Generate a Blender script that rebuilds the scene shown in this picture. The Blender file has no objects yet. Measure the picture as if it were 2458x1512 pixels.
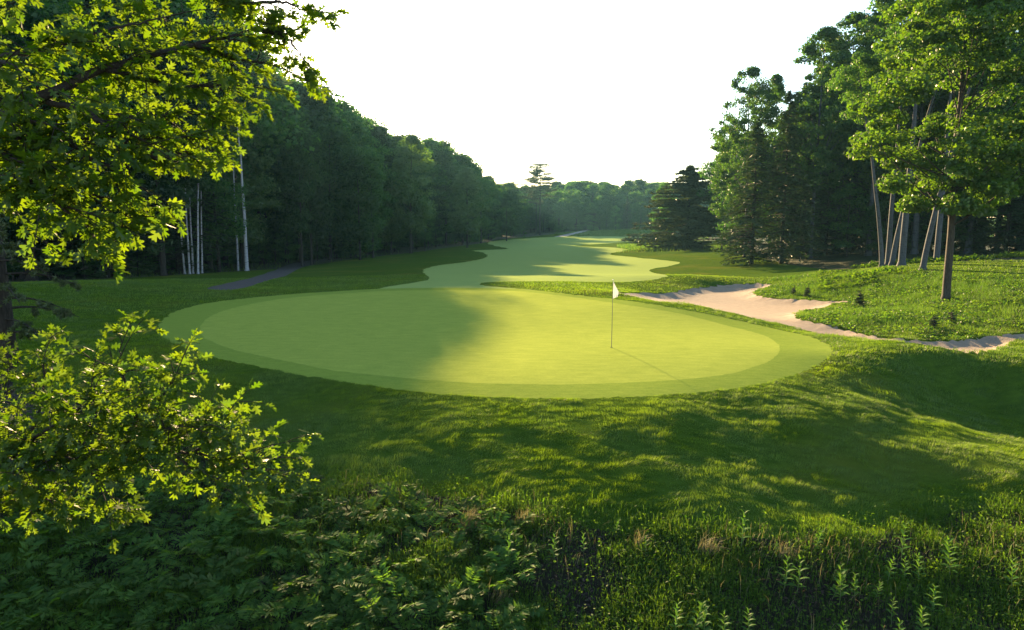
import bpy, math, numpy as np
from mathutils import Vector, geometry as mgeo

# ------------------------------------------------------------------ basics
scene = bpy.context.scene
COL = scene.collection
D = bpy.data
CAM_Z, PITCH, FPX, CX, CY = 4.2, math.radians(8.08), 1639.0, 1229.0, 756.0
CP, SP = math.cos(PITCH), math.sin(PITCH)
SUN_AZ, SUN_EL = math.radians(-16.97), math.radians(13.6)
SUN = np.array([math.sin(SUN_AZ) * math.cos(SUN_EL), math.cos(SUN_AZ) * math.cos(SUN_EL), math.sin(SUN_EL)])
rng = np.random.default_rng(7)


def ray(px, py):
    u = (np.asarray(px, float) - CX) / FPX
    v = (CY - np.asarray(py, float)) / FPX
    return np.stack([u, CP + SP * v, -SP + CP * v], -1)


def at_z(px, py, z):
    d = ray(px, py)
    t = (z - CAM_Z) / d[..., 2]
    return d * np.asarray(t)[..., None] + np.array([0, 0, CAM_Z])


def at_depth(px, py, y):
    d = ray(px, py)
    return d * (np.asarray(y) / d[..., 1])[..., None] + np.array([0, 0, CAM_Z])


# ------------------------------------------------------------------ terrain
CTRL = np.array([
    # putting green and collar
    (500, 785, 0), (700, 715, .15), (930, 697, .25), (1230, 697, .25), (1230, 800, .05), (1230, 920, 0), (900, 850, 0),
    (1500, 900, 0), (1860, 840, 0), (1650, 760, .1), (1400, 715, .3), (390, 790, -.05), (480, 731, .1), (460, 840, -.05),
    (700, 895, -.05), (1230, 953, -.1), (1600, 946, -.1), (1900, 903, -.12), (1996, 832, -.15),
    (1450, 700, .42), (1600, 727, .3), (1330, 690, .2), (1200, 684, .1), (1480, 692, -.3),
    # fairway
    (1030, 672, -.3), (1100, 655, -.9), (1300, 660, -.9), (1250, 630, -2), (1170, 615, -2.5), (1400, 620, -2.4), (1600, 660, -1.0),
    (1550, 640, -1.6), (1200, 590, -3.3), (1450, 590, -3.4), (1300, 572, -3.6), (1500, 568, -3.5), (1200, 562, -3.5),
    (1400, 550, -2), (1550, 545, -1), (1700, 560, -3),
    # left ridge and lawn
    (150, 680, .3), (300, 683, .2), (480, 690, .0), (620, 688, -.3), (750, 665, -.9), (850, 640, -1.8), (1000, 612, -2.8),
    (900, 625, -2.4), (1100, 590, -3.3), (100, 800, -.1), (60, 900, -.5), (250, 850, -.1), (450, 900, -.2), (300, 1000, -.5),
    (600, 960, -.5), (700, 1100, -.8),
    # front slope and the hollow on the right
    (900, 1000, -.34), (1230, 1020, -.29), (1600, 1015, -.29), (1100, 1130, -.73), (1400, 1110, -.60), (1500, 1210, -.90), (1950, 1250, -1.08),
    (1850, 1100, -.76), (2000, 1000, -.45), (2150, 870, -.25), (2300, 870, -.3), (2458, 870, -.35), (2150, 930, -.65),
    (2320, 960, -1.2), (2458, 1010, -1.4), (2150, 1030, -.75), (2300, 1090, -.9), (2458, 1130, -1.0), (2250, 1180, -1.25),
    (2458, 1230, -1.3),
    # brushy bank under the camera
    (100, 1100, -.5), (100, 1300, -.95), (100, 1500, -1.3), (600, 1250, -.95), (600, 1400, -1.12), (600, 1512, -1.3), (1200, 1300, -1.12),
    (1200, 1512, -1.45), (1800, 1350, -1.3), (1800, 1512, -1.6), (2400, 1350, -1.5), (2400, 1512, -1.8),
    # bunker and its islands
    (1600, 712, -1.0), (1800, 700, -1.15), (1850, 750, -.95), (2000, 795, -.62), (2300, 828, -.48), (1720, 685, -1.1), (1500, 678, -.55),
    (1700, 670, -.7), (1850, 665, -.8), (1950, 690, -.65), (2100, 700, -.4), (2270, 722, -.2), (2100, 760, -.45), (2300, 770, -.35),
    (2458, 740, 0), (2458, 700, .4), (2200, 670, .3), (2050, 650, .1), (1880, 655, -1.2), (1760, 600, -2.4), (1700, 640, -1.4),
], float)
CP3 = at_z(CTRL[:, 0], CTRL[:, 1], CTRL[:, 2])
EXTRA = np.array([(-50, 80, -2.5), (-35, 100, -3), (-80, 60, -2), (-30, 150, -3.2), (-60, 250, -3), (-20, 300, -3), (0, 4, -1.9), (0, .5, -2.2),
                  (-5, 0.5, -2.0), (5, 0.5, -2.2), (-12, 4, -1.4), (12, 4, -1.9), (30, 50, .8), (45, 60, 1), (60, 45, 1), (40, 100, -.5), (30, 140, -2),
                  (50, 200, -2.5), (25, 180, -3), (60, 320, -1), (0, 420, -.5), (100, 420, 0), (-100, 420, 0), (0, 700, 2), (400, 600, 2),
                  (-400, 600, 2), (-25, 15, -.3), (-40, 30, 0), (25, 12, -.6), (45, 25, .3), (0, -6, -2.7), (20, -10, -2.5), (-20, -10, -2)], float)
ALLC = np.vstack([CP3, EXTRA])


def lp(x, y):
    r = np.sqrt(x * x + y * y + 9.0)
    return np.stack([np.arctan2(x, y + 3.0), np.log(r)], -1)


def _phi(d2):
    return np.where(d2 > 1e-12, d2 * np.log(d2 + 1e-12) * .5, 0)


_C = lp(ALLC[:, 0], ALLC[:, 1])
_n = len(_C)
_K = _phi(((_C[:, None] - _C[None]) ** 2).sum(-1)) + np.eye(_n) * 6e-5
_P = np.hstack([np.ones((_n, 1)), _C])
_A = np.block([[_K, _P], [_P.T, np.zeros((3, 3))]])
_W = np.linalg.solve(_A, np.concatenate([ALLC[:, 2], np.zeros(3)]))


def _hash(ix, iy, seed):
    n = (ix * 374761393 + iy * 668265263 + seed * 974711) & 0x7fffffff
    n = ((n ^ (n >> 13)) * 1274126177) & 0x7fffffff
    return ((n ^ (n >> 16)) & 0xffff) / 65535.0


def vnoise(x, y, seed=0):
    ix = np.floor(x).astype(np.int64); iy = np.floor(y).astype(np.int64)
    fx = x - ix; fy = y - iy
    fx = fx * fx * (3 - 2 * fx); fy = fy * fy * (3 - 2 * fy)
    a = _hash(ix, iy, seed); b = _hash(ix + 1, iy, seed); c = _hash(ix, iy + 1, seed); d = _hash(ix + 1, iy + 1, seed)
    return a + (b - a) * fx + (c - a) * fy + (a - b - c + d) * fx * fy


def H0(x, y):
    x = np.asarray(x, float); y = np.asarray(y, float)
    sh = x.shape
    q = lp(x.ravel(), y.ravel())
    out = np.empty(len(q))
    for i in range(0, len(q), 20000):
        s = q[i:i + 20000]
        out[i:i + 20000] = _phi(((s[:, None] - _C[None]) ** 2).sum(-1)) @ _W[:_n] + _W[_n] + s @ _W[_n + 1:]
    return out.reshape(sh)


def catmull(pts, closed=True, step=0.25):
    P = np.asarray(pts, float)
    n = len(P)
    out = []
    for i in range(n if closed else n - 1):
        p0, p1, p2, p3 = (P[(i + k) % n] if closed else P[min(max(i + k, 0), n - 1)] for k in (-1, 0, 1, 2))
        for t in np.arange(0, 1, step):
            out.append(.5 * ((2 * p1) + (p2 - p0) * t + (2 * p0 - 5 * p1 + 4 * p2 - p3) * t * t + (3 * p1 - p0 - 3 * p2 + p3) * t ** 3))
    if not closed:
        out.append(P[-1])
    return np.array(out)


def drop(px, py, hf=H0):
    """pixel -> first hit on the terrain"""
    px = np.atleast_1d(np.asarray(px, float)); py = np.atleast_1d(np.asarray(py, float))
    d = ray(px, py)
    ts = np.exp(np.linspace(math.log(4), math.log(900), 500))
    X = d[:, None, :] * ts[None, :, None]
    gap = X[..., 2] + CAM_Z - hf(X[..., 0], X[..., 1])
    hit = gap < 0
    idx = np.where(hit.any(1), hit.argmax(1), len(ts) - 1)
    idx = np.maximum(idx, 1)
    r = np.arange(len(px))
    g0, g1 = gap[r, idx - 1], gap[r, idx]
    f = np.clip(g0 / np.where(abs(g0 - g1) < 1e-9, 1, g0 - g1), 0, 1)
    t = ts[idx - 1] + (ts[idx] - ts[idx - 1]) * f
    return d * t[:, None] + np.array([0, 0, CAM_Z])


def in_poly(x, y, poly):
    x = np.asarray(x); y = np.asarray(y)
    res = np.zeros(x.shape, bool)
    n = len(poly)
    for i in range(n):
        x1, y1 = poly[i]; x2, y2 = poly[(i + 1) % n]
        if y1 == y2:
            continue
        c = ((y1 > y) != (y2 > y)) & (x < (x2 - x1) * (y - y1) / (y2 - y1) + x1)
        res ^= c
    return res


def edge_dist(x, y, poly):
    best = np.full(np.shape(x), 1e9)
    for i in range(len(poly)):
        a = poly[i]; b = poly[(i + 1) % len(poly)]
        ab = b - a
        L = (ab ** 2).sum() + 1e-12
        t = np.clip(((x - a[0]) * ab[0] + (y - a[1]) * ab[1]) / L, 0, 1)
        best = np.minimum(best, np.hypot(x - a[0] - t * ab[0], y - a[1] - t * ab[1]))
    return best


GREEN = [(480, 786), (498, 765), (533, 747), (605, 729), (711, 713), (864, 702), (930, 698), (1080, 696), (1224, 698), (1291, 703), (1380, 714),
         (1500, 731), (1629, 752), (1736, 779), (1807, 797), (1843, 809), (1868, 826), (1871, 839), (1864, 853), (1843, 868), (1807, 881),
         (1754, 896), (1682, 906), (1594, 913), (1450, 920), (1300, 922), (1150, 919), (1000, 909), (864, 896), (782, 886), (711, 871), (640, 857),
         (569, 841), (516, 823), (487, 807)]
COLLAR = [(380, 793), (388, 772), (416, 749), (480, 731), (551, 720), (640, 711), (711, 705), (864, 695.5), (930, 692.5), (1080, 690.5), (1224, 693),
          (1290, 697), (1370, 706), (1440, 714), (1520, 723), (1594, 735), (1665, 747), (1736, 761), (1807, 777), (1878, 793), (1949, 810), (1996, 834),
          (1989, 857), (1949, 882), (1896, 903), (1807, 925), (1701, 939), (1594, 948), (1450, 955), (1300, 956), (1150, 951), (1000, 940),
          (850, 920), (700, 895), (560, 868), (460, 840), (400, 815)]
FAIRWAY = [(900, 697), (932, 688), (1025, 672), (1017, 656), (1016, 647), (1046, 638), (1099, 631), (1153, 622), (1169, 616), (1163, 607), (1135, 601.5),
           (1188, 599), (1218, 596.5), (1174, 586), (1181, 579), (1259, 572.5), (1330, 568.5), (1402, 567), (1544, 569), (1558, 576), (1473, 583), (1380, 590),
           (1473, 594), (1505, 600), (1462, 610), (1537, 619), (1629, 629), (1608, 638), (1562, 646), (1569, 655), (1602, 661), (1579, 669), (1526, 675),
           (1473, 677), (1330, 675), (1206, 676), (1156, 679.5), (1166, 686), (1235, 692), (1290, 698), (1230, 704), (1050, 704), (950, 704)]
BUNKER = [(1480, 701), (1594, 703), (1647, 694), (1718, 685), (1790, 681), (1840, 680), (1850, 686), (1811, 697), (1816, 708), (1861, 715), (1932, 719),
          (2021, 722), (2048, 725), (2003, 728), (1971, 740), (1914, 748), (1908, 759), (1950, 772), (2021, 788), (2092, 805), (2199, 815), (2305, 815),
          (2376, 808), (2458, 797), (2600, 794), (2600, 822), (2447, 814), (2412, 829), (2369, 844), (2305, 842), (2234, 833), (2163, 823), (2092, 814), (2021, 806),
          (1950, 797), (1896, 784), (1843, 770), (1790, 759), (1736, 747), (1665, 731), (1594, 723), (1520, 709)]
PATH = [(495, 693), (545, 680), (605, 666), (658, 649), (697, 634), (760, 622), (868, 610), (882, 614), (775, 629), (722, 643), (684, 662), (640, 674), (566, 695)]
FARPATH = [(1320, 571), (1366, 560.5), (1419, 549), (1424, 551), (1380, 562), (1345, 571)]


def poly_world(pix, step=0.25, rag=0.):
    c = catmull(pix, True, step)
    w_ = drop(c[:, 0], c[:, 1])[:, :2]
    return w_ + rng.normal(0, .0016, w_.shape) * np.hypot(w_[:, 0], w_[:, 1])[:, None] * rag


W_GREEN, W_COLLAR, W_FAIR, W_BUNK, W_PATH, W_FPATH = [poly_world(p, st, rg) for p, st, rg in ((GREEN, .1, .45), (COLLAR, .07, 1.), (FAIRWAY, .12, .8), (BUNKER, .1, 1.), (PATH, .25, .5), (FARPATH, .25, 0))]
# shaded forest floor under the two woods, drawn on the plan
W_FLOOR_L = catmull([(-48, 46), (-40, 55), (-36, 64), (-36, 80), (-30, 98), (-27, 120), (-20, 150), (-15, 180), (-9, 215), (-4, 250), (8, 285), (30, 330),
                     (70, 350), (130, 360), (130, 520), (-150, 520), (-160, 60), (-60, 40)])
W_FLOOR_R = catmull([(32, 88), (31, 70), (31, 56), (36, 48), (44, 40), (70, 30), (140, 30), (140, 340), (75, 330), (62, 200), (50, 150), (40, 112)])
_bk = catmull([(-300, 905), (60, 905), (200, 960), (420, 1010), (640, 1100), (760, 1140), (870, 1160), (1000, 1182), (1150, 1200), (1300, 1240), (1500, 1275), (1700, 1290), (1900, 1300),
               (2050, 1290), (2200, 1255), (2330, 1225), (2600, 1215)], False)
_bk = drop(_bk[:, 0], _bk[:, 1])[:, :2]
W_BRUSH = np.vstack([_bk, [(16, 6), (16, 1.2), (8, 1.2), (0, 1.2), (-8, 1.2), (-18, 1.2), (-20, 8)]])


C_COLLAR, C_FAIR = W_COLLAR[::5], W_FAIR[::3]


def H(x, y):
    h = H0(x, y)
    ins = in_poly(x, y, W_BUNK)
    if np.any(ins):
        xx = np.asarray(x)[ins]; yy = np.asarray(y)[ins]
        e = edge_dist(xx, yy, W_BUNK)
        h = np.array(h); h[ins] -= np.minimum(.22, .06 + e * .3)
    # uneven sward: small hummocks outside the mown green, fading out with distance
    x = np.asarray(x, float); y = np.asarray(y, float)
    r = np.hypot(x, y)
    near = (r < 48) & ~in_poly(x, y, C_COLLAR) & ~ins & ~in_poly(x, y, C_FAIR)
    if np.any(near):
        xx, yy = x[near], y[near]
        e = np.minimum(1, edge_dist(xx, yy, C_COLLAR) / 1.2) * np.clip((48 - r[near]) / 20, 0, 1)
        h = np.array(h)
        h[near] += e * (.13 * (vnoise(xx * .75, yy * 1.1, 81) - .5) + .065 * (vnoise(xx * 1.9 + 5, yy * 2.6, 82) - .5))
    return h


# ------------------------------------------------------------------ mesh helpers
class MB:
    """collects shapes into ONE mesh"""
    def __init__(s):
        s.v, s.l, s.t, s.r, s.n = [], [], [], [], 0

    def add(s, V, F, rnd=None):
        V = np.asarray(V, float).reshape(-1, 3); F = np.asarray(F, np.int64)
        s.v.append(V); s.l.append((F + s.n).ravel()); s.t.append(np.full(len(F), F.shape[1]))
        s.r.append(np.zeros(len(V)) if rnd is None else np.broadcast_to(rnd, (len(V),)))
        s.n += len(V)

    def tube(s, pts, rad, seg=6, cap=True):
        P = np.asarray(pts, float); n = len(P)
        rad = np.broadcast_to(rad, (n,))
        T = np.gradient(P, axis=0); T /= np.linalg.norm(T, axis=1, keepdims=True) + 1e-9
        ref = np.array([0, 0, 1.]) if abs(T[0, 2]) < .8 else np.array([1., 0, 0])
        A = np.cross(T, ref); A /= np.linalg.norm(A, axis=1, keepdims=True) + 1e-9
        B = np.cross(T, A)
        ang = np.arange(seg) * 2 * math.pi / seg
        V = P[:, None] + rad[:, None, None] * (np.cos(ang)[None, :, None] * A[:, None] + np.sin(ang)[None, :, None] * B[:, None])
        i = np.arange(n - 1)[:, None] * seg; j = np.arange(seg)[None]; k = (j + 1) % seg
        F = np.stack([i + j, i + k, i + seg + k, i + seg + j], -1).reshape(-1, 4)
        s.add(V.reshape(-1, 3), F, rng.random())
        if cap:
            s.add(V[-1], [list(range(seg))])
            s.add(V[0], [list(range(seg))[::-1]])

    def build(s, name, mat, parent=None, smooth=False):
        me = D.meshes.new(name)
        V = np.vstack(s.v); L = np.concatenate(s.l); T = np.concatenate(s.t)
        me.vertices.add(len(V)); me.vertices.foreach_set('co', V.astype(np.float32).ravel())
        me.loops.add(len(L)); me.loops.foreach_set('vertex_index', L.astype(np.int32))
        me.polygons.add(len(T))
        st = np.concatenate([[0], np.cumsum(T)[:-1]])
        me.polygons.foreach_set('loop_start', st.astype(np.int32))
        me.polygons.foreach_set('loop_total', T.astype(np.int32))
        if smooth:
            me.polygons.foreach_set('use_smooth', np.ones(len(T), bool))
        at = me.attributes.new('rnd', 'FLOAT', 'POINT')
        at.data.foreach_set('value', np.concatenate(s.r).astype(np.float32))
        me.update(calc_edges=True)
        me.materials.append(mat)
        o = D.objects.new(name, me); COL.objects.link(o)
        if parent:
            o.parent = parent
        return o


def tag(o, label=None, cat=None, group=None, kind=None):
    for k, v in (('label', label), ('category', cat), ('group', group), ('kind', kind)):
        if v:
            o[k] = v
    return o


def empty(name, loc=(0, 0, 0), rz=0., sc=1.):
    o = D.objects.new(name, None); COL.objects.link(o)
    o.location = loc; o.rotation_euler = (0, 0, rz)
    o.scale = (sc, sc, sc) if np.isscalar(sc) else sc
    o.empty_display_size = .2
    return o


def copy_tree(src, loc, rz, sc):
    r = src.copy(); COL.objects.link(r)
    for k in list(r.keys()):
        del r[k]
    r.location = loc; r.rotation_euler = (0, 0, rz); r.scale = (sc, sc, sc) if np.isscalar(sc) else sc
    for ch in src.children:
        c = ch.copy(); COL.objects.link(c); c.parent = r
    return r


def unit(v):
    return v / (np.linalg.norm(v, axis=-1, keepdims=True) + 1e-9)


def leaf_quads(mb, C, N, size, aspect=.6, r=None, up=None, fold=.0):
    """pointed leaf quads at centres C with normals N"""
    n = len(C)
    r = rng if r is None else r
    N = unit(N)
    t = unit(np.cross(N, unit(r.normal(size=(n, 3))))) if up is None else unit(up - N * (up * N).sum(1, keepdims=True))
    b = np.cross(N, t)
    size = np.broadcast_to(size, (n,))[:, None]
    w = size * aspect * .5
    base = C - t * size * .5; tip = C + t * size * .5
    m = C - t * size * .06
    V = np.stack([base, m + b * w + N * fold * size, tip, m - b * w + N * fold * size], 1).reshape(-1, 3)
    F = np.arange(n * 4).reshape(n, 4)
    mb.add(V, F, np.repeat(r.random(n), 4))


# ------------------------------------------------------------------ materials
def newmat(name):
    m = D.materials.new(name); m.use_nodes = True
    nt = m.node_tree; nt.nodes.clear()
    out = nt.nodes.new('ShaderNodeOutputMaterial')
    return m, nt, out


def node(nt, typ, **kw):
    n = nt.nodes.new(typ)
    for k, v in kw.items():
        if k.startswith('i_'):
            key = k[2:]
            n.inputs[int(key) if key.isdigit() else key.replace('_', ' ')].default_value = v
        else:
            setattr(n, k, v)
    return n


def rgba(c):
    return (c[0], c[1], c[2], 1)


def ramp(nt, fac, stops):
    r = nt.nodes.new('ShaderNodeValToRGB')
    el = r.color_ramp.elements
    while len(el) < len(stops):
        el.new(.5)
    for e, (p, c) in zip(el, stops):
        e.position = p; e.color = rgba(c)
    nt.links.new(fac, r.inputs[0])
    return r.outputs[0]


def leaf_mat(name, c1, c2, trans=(1.5, 1.35, .5), mix=.5, gloss=.05, rough=.4, obj_var=.25):
    """two-sided leaf: diffuse + translucent + a little gloss; leaf to leaf and tree to tree variation"""
    m, nt, out = newmat(name)
    at = node(nt, 'ShaderNodeAttribute', attribute_name='rnd')
    col = ramp(nt, at.outputs['Fac'], [(0, c1), (1, c2)])
    oi = node(nt, 'ShaderNodeObjectInfo')
    hsv = node(nt, 'ShaderNodeHueSaturation')
    mr = node(nt, 'ShaderNodeMapRange', i_3=1 - obj_var, i_4=1 + obj_var)
    nt.links.new(oi.outputs['Random'], mr.inputs[0]); nt.links.new(mr.outputs[0], hsv.inputs['Value'])
    nt.links.new(col, hsv.inputs['Color'])
    tm = node(nt, 'ShaderNodeMix', data_type='RGBA', blend_type='MULTIPLY'); tm.inputs[0].default_value = 1
    nt.links.new(hsv.outputs[0], tm.inputs[6]); tm.inputs[7].default_value = rgba(trans)
    df = node(nt, 'ShaderNodeBsdfDiffuse'); tr = node(nt, 'ShaderNodeBsdfTranslucent')
    nt.links.new(hsv.outputs[0], df.inputs[0]); nt.links.new(tm.outputs[2], tr.inputs[0])
    mx = node(nt, 'ShaderNodeMixShader', i_0=mix)
    nt.links.new(df.outputs[0], mx.inputs[1]); nt.links.new(tr.outputs[0], mx.inputs[2])
    gl = node(nt, 'ShaderNodeBsdfGlossy'); gl.inputs['Roughness'].default_value = rough
    m2 = node(nt, 'ShaderNodeMixShader', i_0=gloss)
    nt.links.new(mx.outputs[0], m2.inputs[1]); nt.links.new(gl.outputs[0], m2.inputs[2])
    nt.links.new(m2.outputs[0], out.inputs[0])
    return m


def turf_mat(name, c1, c2, scale=3., stretch=(1, 1, 1), bump=.3, bscale=60., sheen=(.3, .3, .05), sheen_f=.12, srough=.55, c3=None):
    m, nt, out = newmat(name)
    tc = node(nt, 'ShaderNodeTexCoord')
    mp = node(nt, 'ShaderNodeMapping'); mp.inputs['Scale'].default_value = stretch
    nt.links.new(tc.outputs['Object'], mp.inputs[0])
    n1 = node(nt, 'ShaderNodeTexNoise', i_Scale=scale, i_Detail=8, i_Roughness=.65)
    n2 = node(nt, 'ShaderNodeTexNoise', i_Scale=bscale, i_Detail=3, i_Roughness=.7)
    n3 = node(nt, 'ShaderNodeTexNoise', i_Scale=.16, i_Detail=3)
    for n in (n1, n2):
        nt.links.new(mp.outputs[0], n.inputs[0])
    nt.links.new(tc.outputs['Object'], n3.inputs[0])
    col = ramp(nt, n1.outputs['Fac'], [(.3, c1), (.7, c2)])
    fine = node(nt, 'ShaderNodeMapRange', i_1=.25, i_2=.75, i_3=.75, i_4=1.25)
    nt.links.new(n2.outputs['Fac'], fine.inputs[0])
    hs = node(nt, 'ShaderNodeHueSaturation'); nt.links.new(col, hs.inputs['Color']); nt.links.new(fine.outputs[0], hs.inputs['Value'])
    final = hs.outputs[0]
    if c3:
        mr = node(nt, 'ShaderNodeMapRange', i_1=.52, i_2=.72, i_3=0, i_4=.7); nt.links.new(n3.outputs['Fac'], mr.inputs[0])
        mm = node(nt, 'ShaderNodeMix', data_type='RGBA'); nt.links.new(mr.outputs[0], mm.inputs[0])
        nt.links.new(final, mm.inputs[6]); mm.inputs[7].default_value = rgba(c3); final = mm.outputs[2]
    bp = node(nt, 'ShaderNodeBump', i_Strength=bump, i_Distance=.03)
    nt.links.new(n2.outputs['Fac'], bp.inputs['Height'])
    df = node(nt, 'ShaderNodeBsdfDiffuse'); nt.links.new(final, df.inputs[0]); nt.links.new(bp.outputs[0], df.inputs['Normal'])
    gl = node(nt, 'ShaderNodeBsdfGlossy'); gl.inputs[0].default_value = rgba(sheen); gl.inputs['Roughness'].default_value = srough
    nt.links.new(bp.outputs[0], gl.inputs['Normal'])
    mx = node(nt, 'ShaderNodeMixShader', i_0=sheen_f)
    nt.links.new(df.outputs[0], mx.inputs[1]); nt.links.new(gl.outputs[0], mx.inputs[2])
    nt.links.new(mx.outputs[0], out.inputs[0])
    return m


def earth_mat(name, c1, c2, scale=6., bump=.6, dist=.05, rough=.9, c3=None):
    m, nt, out = newmat(name)
    tc = node(nt, 'ShaderNodeTexCoord')
    n1 = node(nt, 'ShaderNodeTexNoise', i_Scale=scale, i_Detail=10, i_Roughness=.7)
    n2 = node(nt, 'ShaderNodeTexNoise', i_Scale=scale * 9, i_Detail=4)
    nt.links.new(tc.outputs['Object'], n1.inputs[0]); nt.links.new(tc.outputs['Object'], n2.inputs[0])
    stops = [(.3, c1), (.68, c2)] + ([(.8, c3)] if c3 else [])
    col = ramp(nt, n1.outputs['Fac'], stops)
    ad = node(nt, 'ShaderNodeMath', operation='ADD'); nt.links.new(n1.outputs['Fac'], ad.inputs[0]); nt.links.new(n2.outputs['Fac'], ad.inputs[1])
    bp = node(nt, 'ShaderNodeBump', i_Strength=bump, i_Distance=dist); nt.links.new(ad.outputs[0], bp.inputs['Height'])
    b = node(nt, 'ShaderNodeBsdfPrincipled'); b.inputs['Roughness'].default_value = rough; b.inputs['Specular IOR Level'].default_value = .2
    nt.links.new(col, b.inputs['Base Color']); nt.links.new(bp.outputs[0], b.inputs['Normal'])
    nt.links.new(b.outputs[0], out.inputs[0])
    return m


def bark_mat(name, c1, c2, stretch=(6, 6, 1.2), scale=4., lo=.35, hi=.65, bump=.5):
    m, nt, out = newmat(name)
    tc = node(nt, 'ShaderNodeTexCoord'); mp = node(nt, 'ShaderNodeMapping'); mp.inputs['Scale'].default_value = stretch
    n1 = node(nt, 'ShaderNodeTexNoise', i_Scale=scale, i_Detail=6, i_Roughness=.65)
    nt.links.new(tc.outputs['Object'], mp.inputs[0]); nt.links.new(mp.outputs[0], n1.inputs[0])
    col = ramp(nt, n1.outputs['Fac'], [(lo, c1), (hi, c2)])
    bp = node(nt, 'ShaderNodeBump', i_Strength=bump, i_Distance=.04); nt.links.new(n1.outputs['Fac'], bp.inputs['Height'])
    b = node(nt, 'ShaderNodeBsdfPrincipled'); b.inputs['Roughness'].default_value = .85; b.inputs['Specular IOR Level'].default_value = .2
    nt.links.new(col, b.inputs['Base Color']); nt.links.new(bp.outputs[0], b.inputs['Normal'])
    nt.links.new(b.outputs[0], out.inputs[0])
    return m


def plain_mat(name, c, rough=.5, metal=0.):
    m, nt, out = newmat(name)
    tc = node(nt, 'ShaderNodeTexCoord'); n1 = node(nt, 'ShaderNodeTexNoise', i_Scale=25, i_Detail=3)
    nt.links.new(tc.outputs['Object'], n1.inputs[0])
    col = ramp(nt, n1.outputs['Fac'], [(.3, [k * .9 for k in c]), (.7, c)])
    b = node(nt, 'ShaderNodeBsdfPrincipled'); b.inputs['Roughness'].default_value = rough; b.inputs['Metallic'].default_value = metal
    nt.links.new(col, b.inputs['Base Color']); nt.links.new(b.outputs[0], out.inputs[0])
    return m


M = dict(
    green=turf_mat('green_turf', (.175, .235, .038), (.25, .305, .054), 1.4, (1, 3.5, 1), .15, 16, (.55, .5, .12), .04, .8),
    collar=turf_mat('collar_turf', (.125, .19, .029), (.175, .235, .038), 2.5, (1, 3, 1), .3, 22, (.5, .5, .1), .04, .8),
    fairway=turf_mat('fairway_turf', (.175, .25, .072), (.215, .285, .08), .6, (1, 2, 1), .2, 50, (.55, .5, .15), .04, .8),
    rough=turf_mat('rough_turf', (.016, .046, .006), (.052, .098, .012), 2.6, (1, 2, 1), .8, 30, (.4, .4, .03), .03, .8, (.10, .10, .018)),
    sand=earth_mat('bunker_sand', (.195, .148, .105), (.26, .207, .155), 3., .7, .04),
    path=earth_mat('path_asphalt', (.022, .020, .024), (.034, .032, .036), 8., .3, .01),
    gravel=earth_mat('path_gravel', (.20, .185, .16), (.27, .25, .22), 8., .3, .01),
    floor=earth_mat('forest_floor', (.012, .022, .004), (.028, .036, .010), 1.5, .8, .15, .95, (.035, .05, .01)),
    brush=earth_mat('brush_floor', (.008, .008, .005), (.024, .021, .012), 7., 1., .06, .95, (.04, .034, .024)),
    blade=leaf_mat('grass_blade', (.022, .068, .006), (.088, .16, .010), (2.3, 1.9, .25), .55, .03, .5, 0),
    weed=leaf_mat('weed_leaf', (.026, .074, .009), (.075, .135, .016), (1.9, 1.75, .4), .5, .01, .5, 0),
    dry=leaf_mat('dry_grass', (.12, .115, .05), (.21, .19, .11), (1.15, 1.1, .7), .45, .03, .5, 0),
    litter=leaf_mat('leaf_litter', (.012, .009, .006), (.06, .042, .03), (1, .9, .7), .2, .02, .4, 0),
    island=leaf_mat('tall_grass', (.022, .07, .012), (.085, .14, .024), (1.6, 1.6, .4), .55, .02, .5, 0),
    fern=leaf_mat('fern_frond', (.03, .09, .013), (.072, .145, .02), (1.8, 1.7, .4), .5, .012, .5, .3),
    milk=leaf_mat('milkweed_leaf', (.04, .12, .02), (.08, .17, .03), (1.9, 1.7, .35), .5, .012, .5, .15),
    leaf_light=leaf_mat('lone_tree_leaf', (.035, .095, .022), (.07, .14, .028), (1.8, 1.6, .4), .5, .04, .45, .1),
    oak=leaf_mat('oak_leaf', (.032, .078, .008), (.070, .118, .012), (1.95, 1.75, .32), .55, .02, .4, 0),
    leaf=leaf_mat('broadleaf_leaf', (.012, .05, .014), (.040, .095, .019), (2.1, 2.0, .5), .5, .02, .45, .5),
    leaf_warm=leaf_mat('poplar_leaf', (.022, .078, .014), (.055, .118, .02), (1.8, 1.6, .4), .5, .025, .4, .2),
    maple=leaf_mat('maple_leaf', (.034, .098, .012), (.074, .140, .018), (1.95, 1.75, .35), .52, .025, .4, .1),
    needle=leaf_mat('spruce_needle', (.012, .035, .012), (.035, .06, .018), (1.5, 1.4, .5), .25, .04, .45, .25),
    pine=leaf_mat('pine_needle', (.022, .042, .014), (.05, .07, .02), (1.5, 1.4, .5), .3, .04, .45, .25),
    bark=bark_mat('dark_bark', (.010, .009, .008), (.036, .031, .027)),
    bark_mid=bark_mat('grey_brown_bark', (.016, .013, .011), (.055, .046, .037)),
    birch=bark_mat('birch_bark', (.025, .025, .03), (.30, .31, .34), (2, 2, 7), 1.6, .36, .46, .2),
    aspen=bark_mat('aspen_bark', (.02, .023, .028), (.055, .061, .072), (2, 2, 6), 1.5, .32, .5, .2),
    twig=bark_mat('oak_twig', (.012, .01, .009), (.04, .034, .028), (10, 10, 10), 6),
    stem=plain_mat('green_stem', (.07, .11, .035), .5),
    flag=None,
)

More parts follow.
